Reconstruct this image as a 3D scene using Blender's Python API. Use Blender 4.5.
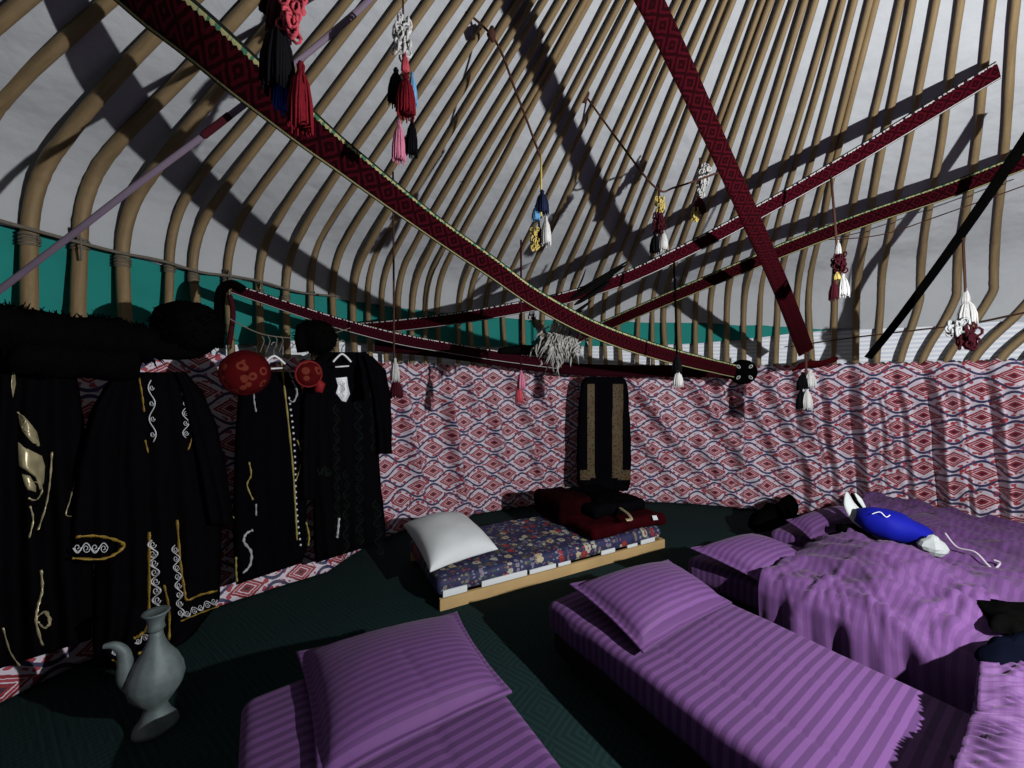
import bpy, math, random
from mathutils import Vector, noise
random.seed(7)
PI = math.pi
for o in list(bpy.data.objects): bpy.data.objects.remove(o)
SC = bpy.context.scene
COL = SC.collection

# ---------------------------------------------------------------- camera, light, exposure
F = 385.0; CAMZ = 1.4
cd = bpy.data.cameras.new('camera'); cam = bpy.data.objects.new('camera', cd); COL.objects.link(cam)
cam.location = (0, 0, CAMZ); cam.rotation_euler = (PI/2, 0, 0)
cd.sensor_width = 36; cd.lens = F/1024*36; cd.clip_start = .05
SC.camera = cam
w = bpy.data.worlds.new('world'); SC.world = w; w.use_nodes = True
w.node_tree.nodes['Background'].inputs[0].default_value = (.55, .7, 1, 1)
w.node_tree.nodes['Background'].inputs[1].default_value = 0
LP = Vector((1.86, .36, 1.55))
ld = bpy.data.lights.new('bulb_light', 'POINT'); ld.energy = 128; ld.shadow_soft_size = .018; ld.color = (1, .97, .95)
lo = bpy.data.objects.new('bulb_light', ld); COL.objects.link(lo); lo.location = LP
vs = SC.view_settings; vs.view_transform = 'Standard'; vs.look = 'None'; vs.gamma = 1; vs.use_curve_mapping = False
vs.exposure = 1.8
SC.cycles.diffuse_bounces = 1

# ---------------------------------------------------------------- helpers
def at(px, py, D):
    return Vector(((px-512)/F*D, D, CAMZ+(384-py)/F*D))
def floor_at(px, py, z=0.0):
    return at(px, py, (CAMZ-z)*F/(py-384))
def pxof(P): return 512+F*P[0]/max(P[1], .01)
def lerp(a, b, t): return a+(b-a)*t
def interp(x, tab):
    if x <= tab[0][0]: return tab[0][1]
    for (a, b), (c, d) in zip(tab, tab[1:]):
        if x <= c: return b+(d-b)*(x-a)/(c-a)
    return tab[-1][1]
def nz(x, y=0, z=0): return noise.noise(Vector((x, y, z)))
def mesh(name, V, Fc, mat, parent=None, uv=None, smooth=True):
    me = bpy.data.meshes.new(name); me.from_pydata([tuple(v) for v in V], [], Fc)
    if uv is not None:
        l = me.uv_layers.new(name='UVMap')
        for p in me.polygons:
            for li in p.loop_indices: l.data[li].uv = uv[me.loops[li].vertex_index]
    if smooth:
        for p in me.polygons: p.use_smooth = True
    me.materials.append(mat); me.validate(); me.update()
    o = bpy.data.objects.new(name, me); COL.objects.link(o)
    if parent is not None:
        o.parent = parent; o.matrix_parent_inverse = parent.matrix_world.inverted()
    return o
def empty(name, loc, label, cat, group=None):
    o = bpy.data.objects.new(name, None); COL.objects.link(o); o.location = loc
    o.matrix_world.translation = Vector(loc); o.empty_display_size = .05
    return tag(o, label, cat, group)
def tag(o, label, cat, group=None):
    o['label'] = label; o['category'] = cat
    if group: o['group'] = group
    return o
def struct(o): o['kind'] = 'structure'; return o
class MB:
    def __init__(s): s.V = []; s.F = []; s.U = []; s.P = []
    def add(s, V, Fc, U=None):
        s.P.append((V, Fc)); n = len(s.V); s.V += [Vector(v) for v in V]; s.F += [tuple(i+n for i in f) for f in Fc]
        s.U += (U if U else [(0, 0)]*len(V)); return s
    def parts(s, name, mat, parent, smooth=True):
        for V, Fc in s.P: mesh(name, V, Fc, mat, parent, None, smooth)
    def build(s, name, mat, parent=None, smooth=True): return mesh(name, s.V, s.F, mat, parent, s.U, smooth)
def grid(nu, nv, fn, closed_u=False):
    V = []; U = []
    for i in range(nu):
        for j in range(nv):
            a = i/(nu if closed_u else nu-1); b = j/(nv-1)
            r = fn(a, b)
            if isinstance(r, tuple) and len(r) == 2 and not isinstance(r[0], float): V.append(r[0]); U.append(r[1])
            else: V.append(r); U.append((a, b))
    Fc = []
    for i in range(nu if closed_u else nu-1):
        for j in range(nv-1):
            k = (i+1) % nu
            Fc.append((i*nv+j, k*nv+j, k*nv+j+1, i*nv+j+1))
    return V, Fc, U
def tube(path, rad, n=8, cap=True, flat=1.0, ref=None):
    """round or flattened tube along a polyline"""
    P = [Vector(p) for p in path]; V = []; Fc = []; U = []; L = 0
    up = Vector(ref) if ref else Vector((0.13, .21, 1))
    for i, p in enumerate(P):
        t = (P[min(i+1, len(P)-1)]-P[max(i-1, 0)])
        if t.length < 1e-7: t = Vector((0, 0, 1))
        t.normalize()
        if i and (prev-t*prev.dot(t)).length > .05: a = (prev-t*prev.dot(t)).normalized()
        elif abs(t.dot(up.normalized())) > .97: a = t.cross(Vector((1, .2, 0))).normalized()
        else: a = t.cross(up).normalized()
        prev = a
        b = a.cross(t).normalized()
        r = rad[i] if isinstance(rad, (list, tuple)) else rad
        if i: L += (p-P[i-1]).length
        for k in range(n):
            an = 2*PI*k/n
            V.append(p+a*(r*math.cos(an))+b*(r*flat*math.sin(an))); U.append((k/n, L))
    for i in range(len(P)-1):
        for k in range(n):
            m = (k+1) % n
            Fc.append((i*n+k, i*n+m, (i+1)*n+m, (i+1)*n+k))
    if cap:
        Fc.append(tuple(range(n))[::-1]); Fc.append(tuple((len(P)-1)*n+k for k in range(n)))
    return V, Fc, U
def smoothpath(pts, n=6):
    P = [Vector(p) for p in pts]; out = []
    for i in range(len(P)-1):
        a = P[max(i-1, 0)]; b = P[i]; c = P[i+1]; d = P[min(i+2, len(P)-1)]
        for k in range(n):
            t = k/n
            out.append(.5*((2*b)+(c-a)*t+(2*a-5*b+4*c-d)*t*t+(3*b-3*c+d-a)*t**3))
    out.append(P[-1]); return out
def lathe(prof, n=32, center=(0, 0, 0), mod=None):
    c = Vector(center); V = []; Fc = []; U = []
    for i, (r, z) in enumerate(prof):
        for k in range(n):
            a = 2*PI*k/n; rr = r*(mod(a, i/(len(prof)-1)) if mod else 1)
            V.append(c+Vector((rr*math.cos(a), rr*math.sin(a), z))); U.append((k/n, i/(len(prof)-1)))
    for i in range(len(prof)-1):
        for k in range(n):
            m = (k+1) % n; Fc.append((i*n+k, i*n+m, (i+1)*n+m, (i+1)*n+k))
    Fc.append(tuple(range(n))[::-1]); Fc.append(tuple((len(prof)-1)*n+k for k in range(n)))
    return V, Fc, U
def rbox(o, ux, uy, dims, r, n=14, disp=None):
    """rounded box; o = corner, ux/uy horizontal axes, dims=(lx,ly,z0,z1). UV in metres"""
    lx, ly, z0, z1 = dims; hx, hy, hz = lx/2, ly/2, (z1-z0)/2
    c = Vector(o)+ux*hx+uy*hy; c.z = (z0+z1)/2
    V = []; Fc = []; U = []; idx = {}
    nx = max(4, int(n*hx/max(hx, hy))); ny = max(4, int(n*hy/max(hx, hy))); nzz = max(3, int(n*hz/max(hx, hy)))
    def sp(k, m, h, rr):   # more samples near the edges
        t = -1+2*k/m
        return h*math.copysign(abs(t)**.8, t)
    def vert(i, j, k):
        key = (i, j, k)
        if key in idx: return idx[key]
        p = Vector((sp(i, nx, hx, r), sp(j, ny, hy, r), sp(k, nzz, hz, r)))
        q = Vector((max(-hx+r, min(hx-r, p.x)), max(-hy+r, min(hy-r, p.y)), max(-hz+r, min(hz-r, p.z))))
        d = p-q
        if d.length > 1e-9: p = q+d.normalized()*r if d.length > r*.2 else p
        if disp: p = p+disp(p, hx, hy, hz)
        P = c+ux*p.x+uy*p.y; P.z += p.z
        idx[key] = len(V); V.append(P); U.append((p.x+hx, p.y+hy+ (p.z if abs(p.y) > hy*.97 else 0)))
        return idx[key]
    for (a, b, m) in ((0, 1, 2), (0, 2, 1), (1, 2, 0)):
        N = (nx, ny, nzz)
        for side in (0, N[m]):
            for i in range(N[a]):
                for j in range(N[b]):
                    q = []
                    for (di, dj) in ((0, 0), (1, 0), (1, 1), (0, 1)):
                        ijk = [0, 0, 0]; ijk[a] = i+di; ijk[b] = j+dj; ijk[m] = side
                        q.append(vert(*ijk))
                    flip = (side == 0) != (m == 1)
                    Fc.append(tuple(q[::-1] if flip else q))
    return V, Fc, U

# ---------------------------------------------------------------- materials
MATS = {}
class NT:
    def __init__(s, name, rough=.8, spec=.3, metal=0, sheen=0):
        s.m = bpy.data.materials.new(name); s.m.use_nodes = True; s.t = s.m.node_tree; s.b = s.t.nodes['Principled BSDF']
        s.b.inputs['Roughness'].default_value = rough; s.b.inputs['Specular IOR Level'].default_value = spec
        s.b.inputs['Metallic'].default_value = metal; s.b.inputs['Sheen Weight'].default_value = sheen
        MATS[name] = s.m
    def n(s, ty, **k):
        x = s.t.nodes.new(ty)
        for a, b in k.items(): setattr(x, a, b)
        return x
    def l(s, a, b): s.t.links.new(a, b)
    def M(s, op, a, b=None, c=None, clamp=False):
        x = s.n('ShaderNodeMath', operation=op); x.use_clamp = clamp
        for i, v in enumerate((a, b, c)):
            if v is None: continue
            if isinstance(v, (int, float)): x.inputs[i].default_value = v
            else: s.l(v, x.inputs[i])
        return x.outputs[0]
    def mix(s, f, a, b):
        x = s.n('ShaderNodeMix', data_type='RGBA')
        for i, v in ((0, f), (6, a), (7, b)):
            if isinstance(v, (int, float)): x.inputs[i].default_value = v
            elif isinstance(v, (tuple, list)): x.inputs[i].default_value = (*v[:3], 1)
            else: s.l(v, x.inputs[i])
        return x.outputs[2]
    def uv(s, sx=1, sy=1):
        c = s.n('ShaderNodeTexCoord'); x = s.n('ShaderNodeSeparateXYZ'); s.l(c.outputs['UV'], x.inputs[0])
        return s.M('MULTIPLY', x.outputs[0], sx), s.M('MULTIPLY', x.outputs[1], sy)
    def comb(s, a, b, c=0):
        x = s.n('ShaderNodeCombineXYZ')
        for i, v in enumerate((a, b, c)):
            if isinstance(v, (int, float)): x.inputs[i].default_value = v
            else: s.l(v, x.inputs[i])
        return x.outputs[0]
    def noise(s, scale, vec=None, detail=3, coord='Object'):
        x = s.n('ShaderNodeTexNoise'); x.inputs['Scale'].default_value = scale; x.inputs['Detail'].default_value = detail
        if vec is None: vec = s.n('ShaderNodeTexCoord').outputs[coord]
        s.l(vec, x.inputs['Vector']); return x.outputs['Fac']
    def color(s, c):
        if isinstance(c, (tuple, list)): s.b.inputs['Base Color'].default_value = (*c[:3], 1)
        else: s.l(c, s.b.inputs['Base Color'])
    def bump(s, h, strength=.3, dist=.01):
        x = s.n('ShaderNodeBump'); x.inputs['Strength'].default_value = strength; x.inputs['Distance'].default_value = dist
        s.l(h, x.inputs['Height']); s.l(x.outputs[0], s.b.inputs['Normal'])
def simple(name, c, rough=.8, spec=.3, var=.25, scale=30, metal=0, bump=.2, sheen=0):
    t = NT(name, rough, spec, metal, sheen); f = t.noise(scale)
    t.color(t.mix(f, tuple(x*(1-var) for x in c), tuple(min(1, x*(1+var)) for x in c)))
    if bump: t.bump(f, bump, .005)
    return t.m

# pole wood
t = NT('peeled_wood', .65, .3)
u_, v_ = t.uv(1, 1)
f1 = t.noise(9, t.comb(t.M('MULTIPLY', u_, .9), t.M('MULTIPLY', v_, .5)), 4); f2 = t.noise(40, None, 2)
c = t.mix(f1, (.10, .068, .032), (.33, .25, .135)); c = t.mix(t.M('MULTIPLY', f2, .45), c, (.16, .10, .05)); t.color(c); t.bump(f2, .3, .004)
POLE = t.m
# felt
t = NT('grey_felt', .95, .1)
f1 = t.noise(2.2, None, 3); f2 = t.noise(14, None, 4)
t.color(t.mix(f1, (.35, .38, .41), (.46, .49, .52))); wr = t.noise(3.2, None, 5); t.bump(t.M('ADD', t.M('MULTIPLY', f1, 3), t.M('MULTIPLY', wr, 2)), .5, .03)
FELT = t.m
TEAL = simple('teal_cloth', (.012, .21, .19), .8, .2, .15, 5, bump=.4)
# reed mat
t = NT('reed_mat', .7, .3); c_ = t.n('ShaderNodeTexCoord'); s_ = t.n('ShaderNodeSeparateXYZ'); t.l(c_.outputs['Object'], s_.inputs[0])
wv = t.M('SINE', t.M('MULTIPLY', s_.outputs[2], 150)); t.color(t.mix(t.M('MULTIPLY_ADD', wv, .5, .5), (.60, .68, .80), (.86, .90, .95))); t.bump(wv, .5, .004)
REED = t.m
# suzani style cloth
t = NT('lattice_print_cloth', .62, .35)
a, b = t.uv(1/.34, 1/.235)
nn = t.noise(60, None, 2)
a = t.M('ADD', a, t.M('MULTIPLY_ADD', nn, .05, -.025))
cs = t.M('COSINE', t.M('MULTIPLY', a, 2*PI))
A = .19
def modd(x): # distance to nearest integer
    return t.M('ABSOLUTE', t.M('SUBTRACT', t.M('FRACT', t.M('ADD', x, .5)), .5))
d1 = modd(t.M('SUBTRACT', b, t.M('MULTIPLY', cs, A)))
d2 = modd(t.M('ADD', t.M('SUBTRACT', b, .5), t.M('MULTIPLY', cs, A)))
line = t.M('LESS_THAN', t.M('MINIMUM', d1, d2), .045)
def cell(ca, cb):
    da = modd(t.M('SUBTRACT', a, ca)); db = modd(t.M('SUBTRACT', b, cb))
    dia = t.M('ADD', t.M('MULTIPLY', da, 2.3), t.M('MULTIPLY', db, 2.6))
    ell = t.M('SQRT', t.M('ADD', t.M('POWER', t.M('MULTIPLY', da, 2.4), 2), t.M('POWER', t.M('MULTIPLY', db, 2.5), 2)))
    return dia, ell, da, db
k1 = cell(0, .75); k2 = cell(.5, .25)
dia = t.M('MINIMUM', k1[0], k2[0]); ell = t.M('MINIMUM', k1[1], k2[1])
def ramp(x, stops):
    r = t.n('ShaderNodeValToRGB'); r.color_ramp.interpolation = 'CONSTANT'
    e = r.color_ramp.elements
    e[0].position = 0; e[0].color = (*stops[0][1], 1); e[1].position = stops[1][0]; e[1].color = (*stops[1][1], 1)
    for p, c in stops[2:]:
        q = e.new(p); q.color = (*c, 1)
    t.l(x, r.inputs[0]); return r.outputs[0]
WH = (.54, .50, .59); RD = (.21, .014, .022); NV = (.03, .03, .085); PK = (.30, .035, .05)
inner = ramp(dia, [(0, (.03, .01, .03)), (.13, RD), (.31, WH), (.38, PK), (.52, WH), (.56, RD), (.72, WH)])
ring = t.M('MULTIPLY', t.M('GREATER_THAN', ell, .66), t.M('LESS_THAN', ell, .93))
vor = t.n('ShaderNodeTexVoronoi'); vor.inputs['Scale'].default_value = 1; t.l(t.comb(t.M('MULTIPLY', a, 9), t.M('MULTIPLY', b, 7)), vor.inputs['Vector'])
dots = t.M('LESS_THAN', vor.outputs['Distance'], .46)
col = t.mix(t.M('MULTIPLY', ring, dots), inner, PK)
ctr = t.M('MULTIPLY', t.M('GREATER_THAN', ell, .93), t.M('LESS_THAN', vor.outputs['Distance'], .3))
col = t.mix(ctr, col, (.20, .16, .42))
col = t.mix(line, col, NV)
t.color(col); t.bump(t.noise(5, None, 2), .3, .02)
PRINT = t.m
# carpet with key pattern
t = NT('green_carpet', .9, .15)
g = t.n('ShaderNodeTexCoord'); sx = t.n('ShaderNodeSeparateXYZ'); mp = t.n('ShaderNodeMapping'); mp.inputs['Rotation'].default_value = (0, 0, .62)
t.l(g.outputs['Object'], mp.inputs[0]); t.l(mp.outputs[0], sx.inputs[0])
X = t.M('MULTIPLY', sx.outputs[0], 1/.19); Y = t.M('MULTIPLY', sx.outputs[1], 1/.19)
fx = t.M('SUBTRACT', t.M('FRACT', X), .5); fy = t.M('SUBTRACT', t.M('FRACT', Y), .5)
ch = t.M('MAXIMUM', t.M('ABSOLUTE', fx), t.M('ABSOLUTE', fy))
rg = t.M('GREATER_THAN', t.M('FRACT', t.M('ADD', t.M('MULTIPLY', ch, 7), t.M('MULTIPLY', t.M('GREATER_THAN', t.M('ADD', fx, fy), 0), .5))), .55)
rib = t.M('SINE', t.M('MULTIPLY', sx.outputs[1], 420))
c = t.mix(rg, (.0026, .010, .011), (.0042, .018, .0185)); c = t.mix(t.M('MULTIPLY', t.noise(7), .35), c, (.004, .018, .018))
t.color(c); t.bump(t.M('ADD', rg, t.M('MULTIPLY', rib, .3)), .4, .004)
CARPET = t.m
# purple satin stripe
def satin(name, per, axis=0, dark=1.0, con=1.0):
    t = NT(name, .7, .18, 0, .05)
    u, v = t.uv(); x = u if axis == 0 else v
    s = t.M('MULTIPLY_ADD', t.M('SINE', t.M('MULTIPLY', x, 2*PI/per)), 3.5, .5, True)
    c1 = tuple(q*dark*con+(1-con)*p_*dark for q, p_ in zip((.050, .019, .077), (.078, .031, .116))); c2 = tuple(q*dark for q in (.088, .036, .128))
    t.color(t.mix(s, c1, c2)); t.bump(t.noise(6, None, 3), .35, .012)
    return t.m
SATIN = satin('purple_striped_satin', .036, 0); SATINP = satin('purple_striped_pillow_satin', .03, 1, 1, .65)
SATIND = satin('purple_crumpled_satin', .034, 0, .95, .35)
# woven band
def bandmat(name, ground, motif, zig, upper=True, lower=True):
    t = NT(name, .95, .03)
    u, v = t.uv(1, 1)  # u metres along, v 0..1 across
    fu = modd_(t, t.M('MULTIPLY', u, 1/.085)); fv = t.M('ABSOLUTE', t.M('SUBTRACT', v, .5))
    d = t.M('ADD', t.M('ADD', t.M('MULTIPLY', fu, 1.3), t.M('MULTIPLY', fv, 1.5)), t.M('MULTIPLY', t.noise(38, None, 1), .22))
    st = t.M('GREATER_THAN', t.M('FRACT', t.M('MULTIPLY', d, 2.3)), .45)
    nn = t.noise(160, None, 1)
    c = t.mix(st, ground, motif); c = t.mix(t.M('MULTIPLY', nn, .6), c, tuple(x*.4 for x in ground))
    tri = modd_(t, t.M('MULTIPLY', u, 1/.018))
    if upper:
        e = t.M('GREATER_THAN', v, t.M('MULTIPLY_ADD', tri, .09, .84)); c = t.mix(e, c, zig[0])
        n2 = t.M('GREATER_THAN', t.noise(45, t.comb(u, 0, 0), 1), .52)
        c = t.mix(t.M('MULTIPLY', e, n2), c, zig[1])
        c = t.mix(t.M('GREATER_THAN', v, .945), c, (.008, .012, .01))
    if lower:
        c = t.mix(t.M('MULTIPLY', t.M('LESS_THAN', v, .075), t.M('GREATER_THAN', v, .03)), c, zig[0])
        c = t.mix(t.M('LESS_THAN', v, .03), c, (.01, .01, .01))
    t.color(c); t.bump(nn, .4, .003); return t.m
def modd_(t, x): return t.M('ABSOLUTE', t.M('SUBTRACT', t.M('FRACT', t.M('ADD', x, .5)), .5))
BAND = bandmat('red_woven_band_green_edge', (.034, .0018, .005), (.0045, .0005, .001), ((.25, .25, .12), (.04, .12, .07)))
BAND2 = bandmat('red_woven_band_plain', (.036, .0018, .005), (.006, .0006, .0012), ((.4, .36, .2), (.4, .1, .1)), False, False)
BAND3 = bandmat('red_woven_band_white_edge', (.052, .0025, .008), (.010, .001, .002), ((.40, .40, .40), (.02, .01, .02)))
BAND5 = bandmat('dark_red_woven_band', (.030, .003, .007), (.008, .0015, .003), ((.3, .25, .2), (.1, .02, .03)), False, False)
BAND6 = bandmat('red_woven_band_white_stitch', (.045, .004, .010), (.012, .002, .004), ((.5, .48, .48), (.03, .004, .008)))
# floral
t = NT('floral_quilt_cotton', .7, .3)
u, v = t.uv(1, 1); vec = t.comb(u, v, 0)
def flow(scale, thr, cols, base, seed, off):
    vo = t.n('ShaderNodeTexVoronoi'); vo.inputs['Scale'].default_value = scale
    ad = t.n('ShaderNodeVectorMath', operation='ADD'); t.l(vec, ad.inputs[0]); ad.inputs[1].default_value = (off, off*.7, 0); t.l(ad.outputs[0], vo.inputs['Vector'])
    r = t.n('ShaderNodeValToRGB'); r.color_ramp.interpolation = 'CONSTANT'; e = r.color_ramp.elements
    e[0].position = 0; e[0].color = (*cols[0], 1); e[1].position = 1/len(cols); e[1].color = (*cols[1], 1)
    for i, c in enumerate(cols[2:], 2): q = e.new(i/len(cols)); q.color = (*c, 1)
    sp = t.n('ShaderNodeSeparateColor'); t.l(vo.outputs['Color'], sp.inputs[0]); t.l(sp.outputs[0], r.inputs[0])
    nn = t.noise(scale*3.2, vec, 2)
    dd = t.M('ADD', vo.outputs['Distance'], t.M('MULTIPLY_ADD', nn, .5, -.25))
    petal = t.mix(t.M('LESS_THAN', dd, thr*.4), r.outputs[0], (.20, .04, .035))
    return t.mix(t.M('LESS_THAN', dd, thr), base, petal)
base = t.mix(t.noise(18, vec, 3), (.006, .007, .03), (.03, .035, .10))
c = flow(34, .46, [(.04, .06, .05), (.16, .17, .24), (.012, .015, .06), (.14, .13, .10), (.01, .012, .04)], base, 1, 3)
c = flow(15, .44, [(.20, .02, .02), (.34, .30, .20), (.015, .015, .06), (.012, .015, .06), (.30, .30, .26), (.03, .05, .05), (.02, .02, .07)], c, 2, 0)
t.color(c)
FLORAL = t.m
# plain materials
VELVET = simple('black_velvet', (.0022, .0022, .003), .95, .0, .2, 20, sheen=.0)
VELVETB = simple('blue_black_satin', (.0018, .0019, .003), .75, .0, .2, 20)
FURB = simple('black_fur', (.002, .002, .002), .95, .0, .4, 90, bump=.8)
GOLD = simple('gold_braid', (.24, .155, .025), .5, .4, .7, 140, .3, .6)
SILVER = simple('silver_braid', (.50, .52, .56), .5, .5, .35, 120, .2, .4)
WHITE = simple('white_cotton', (.52, .56, .585), .85, .1, .05, 8, bump=.25)
PLASTIC = simple('white_plastic', (.6, .62, .64), .35, .5, .03, 8, bump=0)
PINE = simple('pine_board', (.36, .25, .115), .6, .3, .22, 5)
SHADEBASE = simple('shaded_bed_frame', (.004, .003, .002), .7, .3, .3, 20)  # near-black: the shade on the bed sides is put into the base colour
REDV = simple('dark_red_velvet', (.020, .0012, .0025), .95, .02, .6, 9, sheen=0)
EWER = simple('aged_metal_ewer', (.095, .125, .13), .6, .4, .45, 22, .2, .5)
BLUE = simple('royal_blue_nylon', (.003, .006, .22), .7, .12, .15, 9)
NAVY = simple('navy_cloth', (.0015, .002, .005), .9, .0, .3, 9)
STRAP = simple('lilac_ribbon', (.13, .10, .145), .7, .3, .1, 20)
CORDB = simple('brown_twisted_cord', (.045, .018, .012), .85, .2, .4, 120)
CORDG = simple('grey_rope', (.13, .12, .10), .9, .1, .35, 100)
BLACK = simple('black_strap_cloth', (.0015, .0015, .0015), .95, .0, .3, 30)
Y = {'black': simple('black_wool', (.003, .003, .004), .95, .05, .4, 150), 'red': simple('red_wool', (.10, .004, .009), .9, .1, .45, 150),
     'dred': simple('maroon_wool', (.035, .004, .008), .9, .1, .4, 150), 'pink': simple('pink_wool', (.42, .14, .22), .9, .1, .3, 150),
     'coral': simple('coral_wool', (.34, .05, .07), .9, .1, .3, 150), 'white': simple('white_wool', (.40, .41, .41), .9, .1, .25, 150),
     'blue': simple('blue_wool', (.02, .06, .35), .9, .1, .3, 150), 'lblue': simple('light_blue_wool', (.10, .25, .45), .9, .1, .3, 150),
     'yellow': simple('yellow_wool', (.42, .33, .10), .9, .1, .3, 150), 'navy': simple('navy_wool', (.008, .012, .035), .9, .1, .3, 150),
     'grey': simple('grey_wool', (.35, .37, .38), .9, .1, .3, 150)}

# ---------------------------------------------------------------- yurt shell
CX, CY = 1.25, .8
RW = 3.70          # hung cloth
RP = 3.78          # poles
RF = 3.88          # felt
def cyl(az, r, z): return Vector((CX+r*math.cos(az), CY+r*math.sin(az), z))
ZB = 2.17          # height where poles and felt begin to bend inward
def zf(r): return 2.485+(3.86-r)*.44
def shell_r(z, off=0): # outer skin radius below the slope
    return 3.835+off if z < ZB else 3.35+(.485+off)*math.cos(math.asin(min(.9, (z-ZB)/.485)))
def az_of_px(px, r):
    k = (px-512)/F; A_ = k*k+1; B_ = -2*(k*CX+CY); C_ = CX*CX+CY*CY-r*r
    D = (-B_+math.sqrt(B_*B_-4*A_*C_))/(2*A_)
    return math.atan2(D-CY, k*D-CX)
V, Fc, U = grid(180, 3, lambda a, b: cyl(a*2*PI, (.001, 2.5, 4.7)[int(b*2)], 0), True)
struct(mesh('floor', V, Fc, CARPET))
# reed wall, teal band, felt roof (rear arc left out)
ARC0, ARC1 = math.radians(2), math.radians(222)   # unseen rear behind the camera left out so less bounce light fills shadows
V, Fc, U = grid(160, 6, lambda a, b: cyl(lerp(ARC0, ARC1, a), 3.88+.004*nz(a*60, b*3), b*2.05))
struct(mesh('wall_back', V, Fc, REED))
def tealz(az):
    d = math.degrees(az) % 360
    return interp(d, [(35, 2.0), (50, 1.985), (62, 1.95), (75, 1.88), (105, 1.84), (140, 1.78), (165, 1.5), (200, 1.5), (340, 1.9)])
def feltz(d): return interp(d, [(28, 1.9), (45, 1.93), (55, 1.96), (66, 2.05), (76, 2.12), (90, 2.15), (200, 2.17)])
def tealf(a, b):
    az = lerp(ARC0, ARC1, a); z = lerp(tealz(az)+.012*nz(a*50, 3), feltz(math.degrees(az))+.05, b)
    return cyl(az, shell_r(z, .016)+.004*nz(a*90, b*2), z)
V, Fc, U = grid(180, 5, tealf); o = mesh('trim_1', V, Fc, TEAL); struct(o)
def felt(a, b):
    az = lerp(ARC0, ARC1, a); d = math.degrees(az); z0 = feltz(d)+.02*nz(a*60, 9)
    prof = [(shell_r(z0), z0)]
    if z0 < ZB: prof.append((3.835, ZB))
    else: prof.append((shell_r(z0+.01), z0+.01))
    for q in range(1, 6):
        ph = math.radians(66.3)*q/5; z = ZB+.485*math.sin(ph)
        prof.append((3.35+.485*math.cos(ph), max(z, z0+.02*q)))
    prof += [(r, zf(r)) for r in (3.3, 2.8, 2.1, 1.4, .7, .02)]
    x = b*(len(prof)-1); i = min(int(x), len(prof)-2); f_ = x-i
    r = lerp(prof[i][0], prof[i+1][0], f_); z = lerp(prof[i][1], prof[i+1][1], f_)
    return cyl(az, r+.006*nz(a*30, b*8), z+.008*nz(a*25, b*9, 3)*(b > .1))
V, Fc, U = grid(180, 37, felt); struct(mesh('ceiling', V, Fc, FELT))
V, Fc, U = grid(60, 12, lambda a, b: cyl(a*2*PI, .82+.045*math.cos(b*2*PI), zf(.82)-.11+.045*math.sin(b*2*PI)), True)
tag(mesh('crown_ring', V, Fc, POLE), 'round wooden crown ring holding the upper ends of the roof poles', 'crown ring')

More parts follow.
